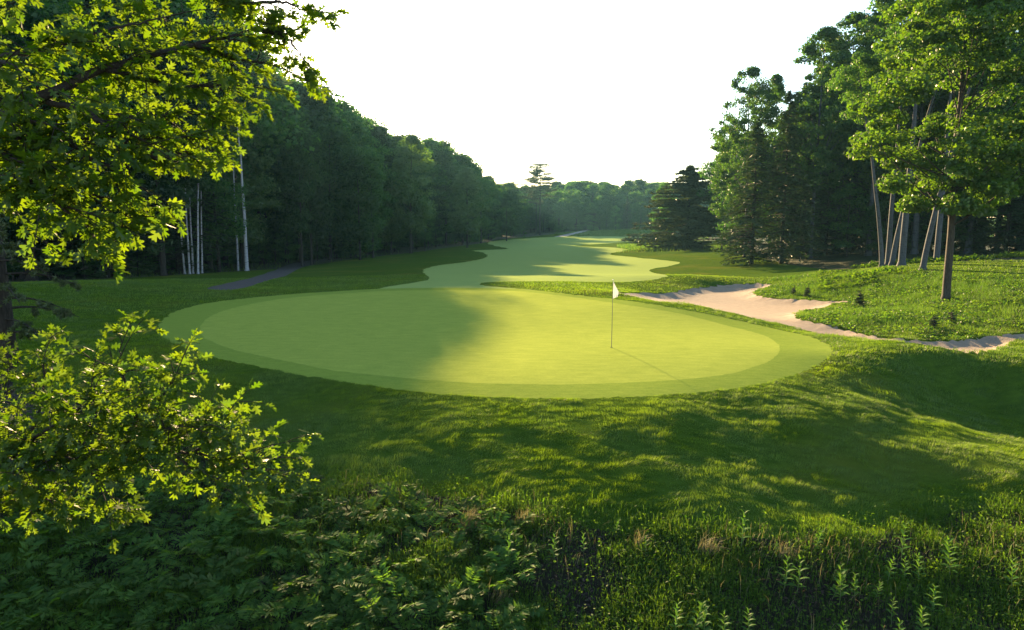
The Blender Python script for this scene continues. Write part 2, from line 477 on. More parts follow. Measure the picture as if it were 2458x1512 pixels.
# ------------------------------------------------------------------ ground sheets: one triangulation split into zones
AZ = np.radians(np.concatenate([np.arange(-112, -46, 1.6), np.arange(-46, 46, .62), np.arange(46, 113, 1.6)]))
RR = np.exp(np.concatenate([np.arange(math.log(3.2), math.log(420), .0255), np.linspace(math.log(440), math.log(4000), 16)]))
gA, gR = np.meshgrid(AZ, np.log(RR))
gA = gA + rng.uniform(-.003, .003, gA.shape); gR = gR + rng.uniform(-.008, .008, gR.shape)


def from_lp(a, lr):
    rr = np.exp(lr)
    # invert lp(): angle about (0,-3)
    s, c = np.sin(a), np.cos(a)
    # point = (k s, k c - 3); x^2+y^2+9 = rr^2
    k = 3 * c + np.sqrt(np.maximum(9 * c * c - 18 + rr * rr, 0.01))
    return k * s, k * c - 3


pts = [np.stack([gA.ravel(), gR.ravel()], -1)]
nbase = len(pts[0])
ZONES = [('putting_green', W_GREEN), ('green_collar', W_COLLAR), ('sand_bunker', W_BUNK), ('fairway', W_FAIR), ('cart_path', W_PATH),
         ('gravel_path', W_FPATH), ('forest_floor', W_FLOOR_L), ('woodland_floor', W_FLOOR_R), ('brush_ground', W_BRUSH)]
faces = []
off = nbase
for nm, poly in ZONES:
    q = lp(poly[:, 0], poly[:, 1])
    pts.append(q); faces.append(list(range(off, off + len(q)))); off += len(q)
P2 = np.vstack(pts)
vco, _, fo, _, _, forig = mgeo.delaunay_2d_cdt([Vector(p) for p in P2], [], faces, 0, 1e-7)
V2 = np.array([(v[0], v[1]) for v in vco])
FT = np.array([f for f in fo])
gx, gy = from_lp(V2[:, 0], V2[:, 1])
gz = H(gx, gy)
zone = np.full(len(FT), len(ZONES))
cen = V2[FT].mean(1)
for i in range(len(ZONES) - 1, -1, -1):
    zone[in_poly(cen[:, 0], cen[:, 1], lp(ZONES[i][1][:, 0], ZONES[i][1][:, 1]))] = i
LAB = {'putting_green': 'green', 'green_collar': 'collar', 'sand_bunker': 'sand', 'fairway': 'fairway', 'cart_path': 'path', 'gravel_path': 'gravel',
       'forest_floor': 'floor', 'woodland_floor': 'floor', 'brush_ground': 'brush', 'ground': 'rough'}
GDESC = {'putting_green': ('smooth closely mown round putting green around the flagstick', 'putting green'),
         'green_collar': ('mown collar ring of slightly longer turf around the putting green', 'collar'),
         'sand_bunker': ('raked pinkish sand bunker winding round grassy islands beside the green', 'bunker'),
         'fairway': ('pale green mown fairway winding away to the distant wood', 'fairway'),
         'cart_path': ('dark asphalt cart path running into the trees beyond the grassy ridge', 'path'),
         'gravel_path': ('pale thin gravel path climbing at the far end of the fairway', 'path'),
         'forest_floor': ('dark shaded floor under the long wood beside the fairway', 'forest floor'),
         'woodland_floor': ('dark shaded floor behind the grey aspen trunks', 'forest floor'),
         'brush_ground': ('dark soil under ferns and weeds along the bottom', 'soil'),
         'ground': ('mown green rough grass around the putting green and fairway', 'lawn')}
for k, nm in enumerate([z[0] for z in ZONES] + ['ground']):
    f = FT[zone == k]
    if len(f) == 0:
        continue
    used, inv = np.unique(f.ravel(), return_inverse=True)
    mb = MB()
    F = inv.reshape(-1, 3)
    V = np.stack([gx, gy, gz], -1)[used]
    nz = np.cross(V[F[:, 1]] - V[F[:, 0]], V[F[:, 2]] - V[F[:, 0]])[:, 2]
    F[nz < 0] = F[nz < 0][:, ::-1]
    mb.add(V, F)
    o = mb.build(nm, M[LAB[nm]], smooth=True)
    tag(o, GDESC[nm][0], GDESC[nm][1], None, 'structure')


def hz(x, y):
    return float(H(np.array([x]), np.array([y]))[0])


# ------------------------------------------------------------------ tree builders (prototypes)
def bez(p0, p1, p2, n=6):
    t = np.linspace(0, 1, n)[:, None]
    return (1 - t) ** 2 * p0 + 2 * t * (1 - t) * p1 + t * t * p2


def make_broadleaf(name, seed, Ht=20., R=4.5, base=.25, ncl=70, per=190, lsize=.34, trunk_r=.24, leafm='leaf', barkm='bark', shape='egg',
                   lean=(0, 0), limbs=16, crad=.27, flat=.62, gap=0.):
    r = np.random.default_rng(seed)
    root = empty(name)
    # trunk
    n = 12
    t = np.linspace(0, 1, n) ** 1.6
    wob = np.cumsum(r.normal(0, .012 * Ht, (n, 2)), 0) * t[:, None] * .35
    tp = np.stack([lean[0] * Ht * t ** 1.3 + wob[:, 0], lean[1] * Ht * t ** 1.3 + wob[:, 1], t * Ht * .92], -1)
    tr = trunk_r * (1 - .88 * t) ; tr[0] *= 1.45
    wood = MB(); wood.tube(tp, tr, 9)
    # crown clusters
    cl = []
    tries = 0
    while len(cl) < ncl and tries < ncl * 30:
        tries += 1
        u = r.random()
        if shape == 'egg':
            prof = (math.sin(math.pi * min(1, u ** .8 * .97 + .03))) ** .65
        elif shape == 'dome':
            prof = math.sqrt(max(0, 1 - (max(0, u - .25) / .75) ** 2)) * (1 if u > .2 else .6 + 2 * u)
        else:                                     # column
            prof = min(1, 3 * u + .35) * math.sqrt(max(0, 1 - u ** 3))
        ang = r.random() * 2 * math.pi
        rad = R * prof * (r.random() ** .45) * (1 - .15 * r.random())
        z = Ht * (base + (1 - base) * u) * .985
        if gap and vnoise(np.array([ang * 1.4 + seed]), np.array([u * 4.5]), seed)[0] < gap:
            continue
        ci = np.array([np.interp(z, tp[:, 2], tp[:, 0]), np.interp(z, tp[:, 2], tp[:, 1])])
        cl.append((ci[0] + rad * math.cos(ang), ci[1] + rad * math.sin(ang), z))
    cl = np.array(cl)
    leaves = MB()
    for i, c in enumerate(cl):
        m = int(per * r.uniform(.6, 1.4))
        rc = R * crad * r.uniform(.7, 1.35)
        d = unit(r.normal(size=(m, 3)))
        rr = rc * r.random(m)[:, None] ** .42
        p = c + d * rr * np.array([1, 1, flat])
        p[:, 2] -= .12 * rc * (np.hypot(d[:, 0], d[:, 1]) * rr[:, 0] / rc) ** 2
        nn = unit(d * .7 + r.normal(size=(m, 3)) * .6 + np.array([0, 0, .45]))
        leaf_quads(leaves, p, nn, lsize * r.uniform(.6, 1.25, m), .68, r, None, .05)
    order = r.permutation(len(cl))[:limbs]
    for i in order:
        c = cl[i]
        hor = math.hypot(c[0] - np.interp(c[2], tp[:, 2], tp[:, 0]), c[1] - np.interp(c[2], tp[:, 2], tp[:, 1]))
        za = max(Ht * base * r.uniform(.85, 1.5), c[2] - hor * r.uniform(.6, 1.1) - .4)
        za = min(za, Ht * .85)
        a = np.array([np.interp(za, tp[:, 2], tp[:, 0]), np.interp(za, tp[:, 2], tp[:, 1]), za])
        mid = (a + c) / 2 + np.array([0, 0, -.12 * hor])
        rad = max(.02, np.interp(za, tp[:, 2], tr) * .34)
        wood.tube(bez(a, mid, c, 6), np.linspace(rad, rad * .2, 6), 5, False)
    wood.build('trunk', M[barkm], root, True)
    leaves.build('crown', M[leafm], root)
    return root


def make_conifer(name, seed, Ht=18., R=4., base=.04, levels=34, per=7, spray=40, lm='needle', trunk_r=.22, droop=.25, taper=.85, ssize=.55, upturn=0., jag=.25):
    r = np.random.default_rng(seed)
    root = empty(name)
    wood = MB()
    t = np.linspace(0, 1, 10)
    tp = np.stack([r.normal(0, .03, 10) * t, r.normal(0, .03, 10) * t, t * Ht], -1)
    wood.tube(tp, trunk_r * (1 - .95 * t), 8)
    lv = MB()
    for k in range(levels):
        u = k / (levels - 1)
        z = Ht * (base + (.985 - base) * u)
        for j in range(per):
            a = r.random() * 2 * math.pi
            L = R * ((1 - u) ** taper) * r.uniform(1 - jag, 1 + jag * .6) * min(1, .55 + u * 4) + .25
            zz = z + r.uniform(-.3, .3)
            dirh = np.array([math.cos(a), math.sin(a), 0])
            p0 = np.array([0, 0, zz]); p2 = p0 + dirh * L + np.array([0, 0, L * (-droop + upturn * r.uniform(.4, 1))])
            p1 = p0 + dirh * L * .5 + np.array([0, 0, L * (.1 - droop * .3)])
            b = bez(p0, p1, p2, 7)
            wood.tube(b[:-1], np.linspace(.04 + L * .006, .01, 6), 4, False)
            m = int(spray * (.35 + .65 * L / R) * r.uniform(.8, 1.2))
            s = r.random(m) ** .7
            q = (1 - s[:, None]) ** 2 * p0 + 2 * s[:, None] * (1 - s[:, None]) * p1 + s[:, None] ** 2 * p2
            side = np.array([-dirh[1], dirh[0], 0])
            w = r.uniform(-1, 1, m) * (.08 + .28 * L * (1 - s * .55) * .6)
            q = q + side * w[:, None] + np.array([0, 0, 1]) * (r.uniform(-.22, .1, m) - abs(w) * .25)[:, None]
            up = unit(dirh * .7 + side * np.sign(w)[:, None] * .8 + np.array([0, 0, -.35]) + r.normal(0, .25, (m, 3)))
            nn = unit(np.array([0, 0, 1]) + r.normal(0, .45, (m, 3)))
            leaf_quads(lv, q, nn, ssize * r.uniform(.6, 1.3, m), .26, r, up, -.04)
    wood.build('trunk', M['bark'], root, True)
    lv.build('crown', M[lm], root)
    return root


def make_tall_pine(name, seed, Ht=24., R=3.4, base=.5, ncl=80, lm='pine', trunk_r=.17, barkm='bark', tuft=150):
    """bare trunk with a broken crown of needle plumes"""
    r = np.random.default_rng(seed)
    root = empty(name)
    wood = MB(); t = np.linspace(0, 1, 10)
    tp = np.stack([r.normal(0, .06, 10) * t, r.normal(0, .06, 10) * t, t * Ht], -1)
    wood.tube(tp, trunk_r * (1 - .85 * t), 8)
    lv = MB()
    for k in range(ncl):
        u = r.random(); z = Ht * (base + (1 - base) * u)
        a = r.random() * 6.283; L = R * (1 - .6 * u) * r.uniform(.35, 1.15)
        c = np.array([math.cos(a) * L, math.sin(a) * L, z + L * .12])
        wood.tube(bez(np.array([0, 0, z - .3 * L]), np.array([math.cos(a) * L * .5, math.sin(a) * L * .5, z - .15 * L]), c, 5), np.linspace(.06, .015, 5), 4, False)
        m = int(tuft * r.uniform(.6, 1.4))
        d = unit(r.normal(size=(m, 3)) * np.array([1, 1, .6]))
        p = c + d * (r.random(m)[:, None] ** .5) * np.array([1, 1, .4]) * r.uniform(.7, 1.2)
        up = unit(d + np.array([0, 0, .5]))
        leaf_quads(lv, p, unit(r.normal(size=(m, 3))), .45 * r.uniform(.7, 1.2, m), .2, r, up)
    for k in range(8):                              # dead stubs
        z = Ht * r.uniform(.2, base); a = r.random() * 6.283; L = r.uniform(.4, 1.4)
        wood.tube([(0, 0, z), (math.cos(a) * L, math.sin(a) * L, z + .1)], [.03, .01], 4, False)
    wood.build('trunk', M[barkm], root, True)
    lv.build('crown', M[lm], root)
    return root


PROTO = {}


def proto(key, fn, *a, **k):
    PROTO[key] = [fn(*a, **k), False, k.get('Ht', 20.)]


def place(key, x, y, height, label, cat='tree', group=None, rz=None, wide=1., name=None, dz=-.08):
    src, used, h0 = PROTO[key]
    s = height / h0
    loc = (x, y, hz(x, y) + dz)
    rz = rng.uniform(0, 6.28) if rz is None else rz
    sc = (s * wide, s * wide, s)
    if not used:
        o = src; PROTO[key][1] = True
        o.location = loc; o.rotation_euler = (0, 0, rz); o.scale = sc
    else:
        o = copy_tree(src, loc, rz, sc)
    if name:
        o.name = name
    tag(o, label, cat, group)
    return o


def tree_px(key, px, dist, top, label, **k):
    """a tree standing dist metres out under image column px whose top reaches image row top"""
    d = ray(px, 540.); x = float(d[0] / d[1] * dist)
    # columns converge slightly with the pitch; the base is what counts
    z0 = hz(x, dist)
    dt = ray(px, top)
    zt = CAM_Z + float(dt[2] / dt[1]) * dist
    return place(key, x, dist, max(zt - z0, 2), label, **k)


proto('oval_a', make_broadleaf, 'broadleaf_tree', 11, Ht=20., R=4.4, base=.22, ncl=52, per=250, crad=.34)
proto('oval_b', make_broadleaf, 'broadleaf_tree', 12, Ht=20., R=4.0, base=.28, shape='column', ncl=50, per=250, crad=.34)
proto('dome_a', make_broadleaf, 'broadleaf_tree', 13, Ht=18., R=5.4, base=.2, shape='dome', ncl=58, per=270, crad=.31)
proto('dome_b', make_broadleaf, 'broadleaf_tree', 14, Ht=22., R=5.0, base=.34, shape='dome', gap=.3)
proto('lone', make_broadleaf, 'broadleaf_tree', 63, Ht=20., R=4.6, base=.2, shape='egg', leafm='leaf_light', ncl=90)
proto('young', make_broadleaf, 'young_tree', 15, Ht=12., R=3.0, base=.16, ncl=40, per=130, lsize=.28, trunk_r=.12)
proto('thick_a', make_broadleaf, 'broadleaf_tree', 61, Ht=20., R=5.4, base=.02, shape='column', ncl=110, per=150, lsize=.42)
proto('thick_b', make_broadleaf, 'broadleaf_tree', 62, Ht=20., R=5.0, base=.02, shape='egg', ncl=110, per=150, lsize=.42)
proto('birch', make_broadleaf, 'birch_tree', 16, Ht=24., R=3.2, base=.74, ncl=40, per=150, trunk_r=.17, barkm='birch', gap=.25, limbs=12)
proto('slim_birch', make_broadleaf, 'birch_tree', 17, Ht=18., R=2.6, base=.45, ncl=40, per=140, trunk_r=.15, barkm='birch', gap=.2, lean=(.08, 0))
proto('poplar_a', make_broadleaf, 'poplar_tree', 18, Ht=22., R=5.2, base=.3, shape='dome', leafm='leaf_warm', ncl=210, per=125, lsize=.26, gap=.42, crad=.145, barkm='aspen', limbs=34)
proto('poplar_b', make_broadleaf, 'poplar_tree', 19, Ht=22., R=4.6, base=.32, shape='egg', leafm='leaf_warm', ncl=200, per=120, lsize=.26, gap=.42, crad=.15, barkm='aspen', limbs=34)
proto('aspen', make_broadleaf, 'aspen_tree', 20, Ht=22., R=3.8, base=.72, shape='dome', leafm='leaf_warm', ncl=60, per=190, lsize=.22, trunk_r=.3, barkm='aspen', gap=.25, crad=.24)
proto('aspen_lean', make_broadleaf, 'aspen_tree', 21, Ht=22., R=3.6, base=.72, shape='dome', leafm='leaf_warm', ncl=60, per=190, lsize=.22, trunk_r=.3, barkm='aspen', lean=(-.2, 0), gap=.25, crad=.24)
proto('spruce_a', make_conifer, 'spruce_tree', 31, Ht=18., R=4.)
proto('spruce_b', make_conifer, 'spruce_tree', 32, Ht=20., R=3.6, levels=40, per=6, droop=.3)
proto('white_pine', make_conifer, 'pine_tree', 33, Ht=17., R=7.6, levels=34, per=8, spray=150, lm='pine', droop=.04, taper=.66, upturn=.12, ssize=.8, base=.02, trunk_r=.3, jag=.4)
proto('tall_pine', make_tall_pine, 'pine_tree', 34)

# ---- the wood along the left of the fairway
GL = 'trees of the dark wood along the fairway'
tree_px('birch', 587, 86, 150, 'tall slim white barked birch standing alone before the dark wood', cat='birch', group='birches before the dark wood', wide=1.35)
for i, (px, dist, top, key) in enumerate([(436, 77, 250, 'slim_birch'), (448, 76, 230, 'slim_birch'), (456, 78, 210, 'birch'), (468, 75, 215, 'slim_birch'), (478, 79, 240, 'birch')]):
    ob = tree_px(key, px, dist, top, ['outermost left leaning birch of the close cluster', 'second birch from the left in the close cluster', 'middle birch of the close cluster before the wood',
                                 'second birch from the right in the close cluster', 'rightmost birch of the close cluster before the wood'][i], cat='birch', group='cluster of birches', wide=.75)
    ob.rotation_euler = (rng.normal(0, .02), (-.055, -.02, .015, .03, .05)[i], 0)
tree_px('birch', 566, 90, 120, 'thin pale birch stem just left of the tall lone birch', cat='birch', group='birches before the dark wood', wide=.7)
tree_px('oval_a', 520, 84, 270, 'leafy tree with low green boughs just left of the tall birch', cat='tree', group=GL)
tree_px('oval_b', 384, 70, 40, 'thick grey trunked tree left of the birch cluster', cat='tree', group=GL)
named = [('oval_b', 722, 100, 300, 'slender dark tree at the bend of the cart path', .8), ('oval_a', 745, 104, 320, 'thin trunked dark tree right of the cart path bend', .8),
         ('dome_a', 790, 118, 292, 'broad round topped dark tree left of the path', 1.0), ('oval_a', 862, 113, 372, 'dark oval tree on a bare trunk at the edge of the mown grass', 1.0),
         ('oval_b', 893, 122, 352, 'dark tree just right of the bare trunked oval tree', .9), ('lone', 985, 140, 322, 'tree with a sunlit crown top midway along the wood', 1.),
         ('oval_a', 1019, 150, 470, 'small dark tree on a thin stem before the wood', .8), ('dome_b', 1070, 190, 340, 'tall irregular tree behind the lone pale green tree', 1.1),
         ('lone', 1121, 172, 402, 'rounded lighter green tree standing alone on the mown grass', 1.12), ('oval_a', 1216, 236, 466, 'small dark round tree at the end of the wood', 1.15),
         ('oval_b', 1155, 215, 425, 'narrow tree between the lone tree and the last small tree', 1.1), ('dome_a', 1180, 255, 438, 'round tree behind the last small tree of the wood', 1.1)]
for key, px, dist, top, lab, w in named:
    tree_px(key, px, dist, top, lab, group=GL, wide=w)
# skyline and body of the wood: rows going back, tops following the skyline
SKY = np.array([(-400, -260), (0, -160), (300, -120), (480, -40), (600, 130), (660, 195), (730, 203), (770, 218), (790, 240), (850, 266), (900, 292), (960, 322), (1010, 345), (1060, 345), (1110, 372), (1150, 415),
                (1190, 440), (1230, 448), (1300, 452)])
edge = np.array([(-130, 52), (0, 56), (200, 62), (380, 74), (560, 92), (700, 108), (860, 122), (980, 150), (1060, 175), (1120, 200), (1180, 240), (1240, 290)])
keys = ['oval_a', 'oval_b', 'dome_a', 'dome_b']
n_row = 0
LABR = ['dark leafy tree at the front of the long wood along the fairway', 'dark leafy tree standing behind the front row of the long wood',
        'tree deep in the long wood whose top makes the skyline', 'tree far back in the long wood rising at the skyline'] + ['tree far back in the long wood rising at the skyline'] * 2
for row, (dd, rise) in enumerate([(3, 120), (13, 60), (24, 8), (38, -6), (54, 0), (72, 6)]):
    px = -150.
    while px < 1235:
        dist = float(np.interp(px, edge[:, 0], edge[:, 1])) + dd + rng.uniform(-2.5, 2.5)
        top = float(np.interp(px, SKY[:, 0], SKY[:, 1])) + rise * (.6 if px < 560 else (.25 if px < 800 and row else 1)) + rng.uniform(-14, 14) + (rng.uniform(-60, 70) if row == 0 else rng.uniform(-25, 25) if row == 1 else 0)
        tree_px((keys + keys + ['lone', 'spruce_b', 'thick_b'])[rng.integers(11)] if row < 2 else ['thick_a', 'thick_b'][rng.integers(2)], px, dist, top, LABR[row], group=GL + [' front row', ' second row', ' third row', ' back row', ' back row', ' back row'][row], wide=rng.uniform(1.1, 1.45))
        px += rng.uniform(6.0, 8.6) * 1639 / dist
for i, px in enumerate(np.arange(598, 790, 20)):
    tree_px(['thick_a', 'thick_b'][i % 2], px, 119 + rng.uniform(-5, 5) + (px - 598) * .05, float(np.interp(px, SKY[:, 0], SKY[:, 1])) + rng.uniform(-6, 4), 'full crowned dark tree under the sun on the skyline of the long wood',
            group=GL + ' skyline', wide=rng.uniform(1.0, 1.2))
# understory saplings filling the edge
for i in range(110):
    px = rng.uniform(-100, 1230)
    dist = float(np.interp(px, edge[:, 0], edge[:, 1])) + rng.uniform(3, 20)
    d = ray(px, 540.); x = float(d[0] / d[1] * dist)
    place('young', x, dist, rng.uniform(3.5, 8), 'low dark sapling growing under the trees of the long wood', 'sapling', 'saplings under the wood', wide=1.3)
# tall red pine seen beside the skyline near the sun
tree_px('tall_pine', 535, 104, -40, 'tall dark pine with a ragged crown rising out of the frame near the sun', cat='pine', group='pines in the dark wood', wide=1.3)
tree_px('tall_pine', 470, 96, -90, 'ragged dark pine crown at the top edge above the oak leaves', cat='pine', group='pines in the dark wood', wide=1.4)

# ---- the far wood closing the view
GF = 'trees of the far wood'
tree_px('tall_pine', 1296, 300, 419, 'tall dark pine with bare trunk and ragged crown before the far wood', cat='pine', wide=2.0)
tree_px('tall_pine', 1287, 304, 440, 'shorter bare trunked pine touching the tall far pine', cat='pine', wide=1.1)
for px, dist, top, key, lab in [(1505, 330, 470, 'spruce_a', 'pointed dark conifer at the right of the far wood edge'), (1478, 322, 492, 'young', 'small bushy tree before the far wood'),
                                (1258, 262, 540, 'young', 'tiny reddish tree at the far edge of the mown grass'), (1440, 340, 468, 'dome_a', 'rounded tree low in front of the far wood'),
                                (1380, 345, 462, 'oval_a', 'greyish oval tree in front of the far wood')]:
    tree_px(key, px, dist, top, lab, cat='tree', group=GF + ' edge')
FSKY = np.array([(1150, 450), (1230, 442), (1270, 448), (1320, 440), (1370, 429), (1420, 430), (1480, 438), (1520, 428), (1560, 430), (1600, 440), (1700, 436), (1900, 430)])
for row, (dist0, rise) in enumerate([(335, 46), (352, 22), (375, 4), (400, 0), (425, 3), (450, 8)]):
    px = 1165.
    while px < 1800:
        dist = dist0 + rng.uniform(-6, 6) + (px - 1165) * .02
        top = float(np.interp(px, FSKY[:, 0], FSKY[:, 1])) + rise + rng.uniform(-4, 10)
        k = ['thick_a', 'thick_b', 'thick_b', 'dome_a', 'spruce_b'][rng.integers(5 if row < 2 else 4)]
        tree_px(k, px, dist, top, ['hazy tree in the front row of the far wood', 'hazy tree in the second row of the far wood', 'hazy tree near the top of the far wood',
                                  'hazy tree on the skyline of the far wood'][min(row, 3)], group=GF + [' front row', ' second row', ' third row', ' skyline'][min(row, 3)], wide=1.4)
        px += rng.uniform(6, 9) * 1639 / dist

# ---- the stand on the right
GR = 'tall trees of the stand beyond the bunker'
tree_px('white_pine', 1652, 135, 397, 'broad layered pine standing alone at the fairway edge', cat='pine', wide=1.7)
tree_px('oval_a', 1590, 165, 440, 'light green tree half hidden behind the broad layered pine', cat='tree', group=GR, wide=1.1)
tree_px('dome_b', 1735, 126, 300, 'small crowned tree reaching over the broad layered pine', cat='tree', group=GR, wide=.9)
tree_px('poplar_a', 1755, 104, 316, 'open branched tree leaning out beside the spruces', cat='poplar', group=GR, wide=.9)
for key, px, dist, top, lab, w in [
    ('poplar_a', 1792, 92, 158, 'tall leafy poplar behind the spruces nearest the fairway', .86), ('poplar_b', 1850, 96, 175, 'narrow poplar between the two tallest crowns', .9),
    ('poplar_b', 1948, 82, 62, 'tall poplar whose rounded crown tops the stand', 1.0), ('poplar_a', 2010, 86, 30, 'very tall poplar behind the leaning aspen', 1.0),
    ('poplar_b', 2090, 80, -30, 'tall poplar rising out of the frame behind the maple', 1.05), ('poplar_a', 2200, 78, -60, 'tall poplar hidden behind the maple crown', 1.1),
    ('poplar_b', 2330, 74, -90, 'tall dark poplar at the right behind the maple', 1.1), ('poplar_a', 2460, 70, -90, 'tall dark poplar at the right frame edge', 1.1)]:
    tree_px(key, px, dist, top, lab, cat='poplar', group=GR, wide=w)
GS = 'dark spruces of the stand beyond the bunker'
for i, (key, px, dist, top, w, lab) in enumerate([
    ('spruce_a', 1808, 80, 290, 1.4, 'broad dark spruce at the corner of the stand by the fairway'), ('spruce_b', 1880, 78, 215, 1.2, 'tallest dark spruce at the corner of the stand'),
    ('spruce_a', 1930, 82, 250, 1.1, 'dark spruce just right of the tallest one'), ('spruce_b', 1985, 84, 270, 1.1, 'dark spruce left of the leaning aspen trunk'),
    ('spruce_b', 2050, 86, 250, 1.1, 'dark spruce behind the leaning aspen trunk'), ('spruce_a', 2120, 84, 280, 1.1, 'dark spruce behind the upright aspens'),
    ('spruce_b', 2190, 80, 250, 1.1, 'dark spruce right of the upright aspens'), ('spruce_a', 2270, 78, 260, 1.1, 'dark spruce behind the maple trunk'),
    ('spruce_b', 2340, 74, 240, 1.1, 'dark spruce right of the maple trunk'), ('spruce_a', 2420, 70, 230, 1.2, 'dark spruce near the right frame edge'),
    ('spruce_b', 2500, 68, 200, 1.2, 'dark spruce cut by the right frame edge'), ('spruce_a', 1790, 96, 330, 1., 'dark spruce peeping out left of the corner spruce'),
    ]):
    tree_px(key, px, dist, top, lab, cat='spruce', group=GS, wide=w)
for row, d0 in enumerate((94, 108, 124)):
    px = 1800.
    while px < 2620:
        tree_px(['spruce_a', 'spruce_b', 'oval_b', 'dome_a'][rng.integers(4)], px, d0 - (px - 1800) * .018 + rng.uniform(-3, 3), float(np.interp(px, [1750, 1900, 2050, 2600], [330, 190, 110, 20])) + rng.uniform(0, 70),
                'tree in the black depth of the stand behind the aspens', group='trees deep in the stand beyond the bunker', cat='tree', wide=1.1)
        px += rng.uniform(5.5, 7.5) * 1639 / d0
for i in range(26):
    px = rng.uniform(1800, 2600); dist = rng.uniform(84, 98) - (px - 1800) * .02
    d = ray(px, 540.); x = float(d[0] / d[1] * dist)
    place('young', x, dist, rng.uniform(4, 9), 'low dark sapling under the spruces behind the aspens', 'sapling', 'saplings under the spruces', wide=1.4)
GA = 'pale aspens behind the maple'
for key, px, dist, top, rz, w, lab in [('aspen_lean', 2124, 56, 120, 0.0, .85, 'aspen with the long trunk leaning left'), ('aspen', 2138, 57, 60, 1., .85, 'upright pale aspen trunk beside the leaning one'),
                                       ('aspen_lean', 2148, 56, -20, 2.9, .75, 'thin aspen trunk leaning right behind the upright aspens'), ('aspen', 2172, 52, -60, 3., .95, 'thickest pale aspen trunk left of the maple'),
                                       ('aspen_lean', 2224, 47, -40, 3.1, .8, 'short visible aspen trunk leaning right close to the maple'), ('aspen', 2255, 54, -60, 4., .8, 'dim aspen trunk partly hidden by the maple trunk')]:
    tree_px(key, px, dist, top, lab, cat='aspen', group=GA, rz=rz, wide=w)
proto('maple', make_broadleaf, 'maple_tree', 41, Ht=19., R=5.0, base=.24, shape='egg', ncl=210, per=340, lsize=.2, trunk_r=.21, leafm='maple', barkm='bark_mid', gap=.36, crad=.16, limbs=44, flat=.5)
pm = drop(2270, 722)[0]
place('maple', float(pm[0]), float(pm[1]), 19.5, 'sunlit green maple standing on the grassy island beside the bunker', 'maple', None, .4, 1.)

# ---- near pine at the left edge
def near_pine():
    r = np.random.default_rng(77)
    p = at_z(22, 905, -.45)
    root = empty('pine_tree', (float(p[0]), float(p[1]), hz(p[0], p[1]) - .1))
    wood = MB(); t = np.linspace(0, 1, 14)
    tp = np.stack([-.35 * t + r.normal(0, .03, 14) * t, .2 * t, t * 17], -1)
    rad = .31 * (1 - .8 * t); rad[0] = .42
    wood.tube(tp, rad, 10)
    lv = MB()
    spec = [(z, a, L) for z, a, L in [(1.5, 0.1, 1.7), (1.9, -.5, 2.1), (2.2, .5, 1.9), (2.5, -.1, 2.3), (2.9, -.7, 2.0), (3.2, .3, 2.1), (3.6, -.2, 1.8), (4.0, .1, 2.0), (2.3, -1.3, 1.9), (3.3, -1.5, 2.1),
                                     (2.0, 2.6, 1.8), (2.9, 3.3, 2.1), (3.6, 2.9, 2.1)]]
    spec += [(z, r.random() * 6.28, r.uniform(1.8, 3.2) * (1 - z / 22)) for z in np.linspace(4.3, 16.5, 52)]
    for z, a, L in spec:
        x0 = np.interp(z, tp[:, 2], tp[:, 0])
        dh = np.array([math.cos(a), math.sin(a), 0]); sd = np.array([-dh[1], dh[0], 0])
        p0 = np.array([x0, 0, z]); p2 = p0 + dh * L + np.array([0, 0, -.18 * L + (.1 * L if z > 8 else 0)]); p1 = p0 + dh * L * .5 + np.array([0, 0, .1 * L])
        wood.tube(bez(p0, p1, p2, 8), np.linspace(.045, .008, 8), 5, False)
        for k in range(9):
            s = r.uniform(.25, 1); q = ((1 - s) ** 2 * p0 + 2 * s * (1 - s) * p1 + s * s * p2)
            w = r.choice([-1, 1]) * r.uniform(.1, .6) * (1.15 - s) * L * .55
            e = q + sd * w + dh * abs(w) * .6 + np.array([0, 0, r.uniform(-.25, .05)])
            wood.tube(bez(q, (q + e) / 2 + np.array([0, 0, .05]), e, 4), np.linspace(.014, .004, 4), 4, False)
            m = 95
            f = r.uniform(.15, 1.05, m)[:, None]
            c = q + (e - q) * f
            up = unit(unit(e - q) * .8 + r.normal(0, .7, (m, 3)))
            leaf_quads(lv, c + up * .05, unit(r.normal(size=(m, 3))), r.uniform(.11, .2, m), .17, r, up)
    wood.build('trunk', M['bark'], root, True)
    lv.build('crown', M['pine'], root)
    tag(root, 'dark pine trunk with drooping needle boughs at the left edge', 'pine')


near_pine()


# ------------------------------------------------------------------ oak: lobed leaves on twigs
def oak_leaf_template():
    half = [(.035, .02), (.05, .13), (.26, .22), (.30, .20), (.085, .33), (.36, .50), (.43, .52), (.37, .60), (.095, .56), (.27, .80), (.33, .86), (.24, .86), (.09, .78), (.02, 1.0)]
    V = []; F = []
    # per lobe: inner points a,b and tip group; midrib points
    for sgn in (1, -1):
        mids = [(0, .0), (0, .14), (0, .34), (0, .57), (0, .79), (0, 1.0)]
        b0 = len(V)
        pts = [(0, 0), (.05, .12), (.28, .20), (.085, .33), (0, .33), (.36, .47), (.42, .55), (.33, .60), (.095, .57), (0, .57), (.26, .78), (.31, .86), (.21, .87), (.085, .79), (0, .79), (.0, 1.0), (0, .12)]
        for x, y in pts:
            V.append((sgn * x, y, .16 * abs(x) - .10 * y * y))
        tri = [(0, 1, 16), (16, 1, 3), (16, 3, 4), (1, 2, 3), (4, 3, 8), (4, 8, 9), (3, 5, 8), (5, 7, 8), (5, 6, 7), (9, 8, 13), (9, 13, 14), (8, 10, 13), (10, 12, 13), (10, 11, 12), (14, 13, 15)]
        for t in tri:
            F.append([b0 + k for k in (t if sgn > 0 else t[::-1])])
    return np.array(V), np.array(F)


OLV, OLF = oak_leaf_template()


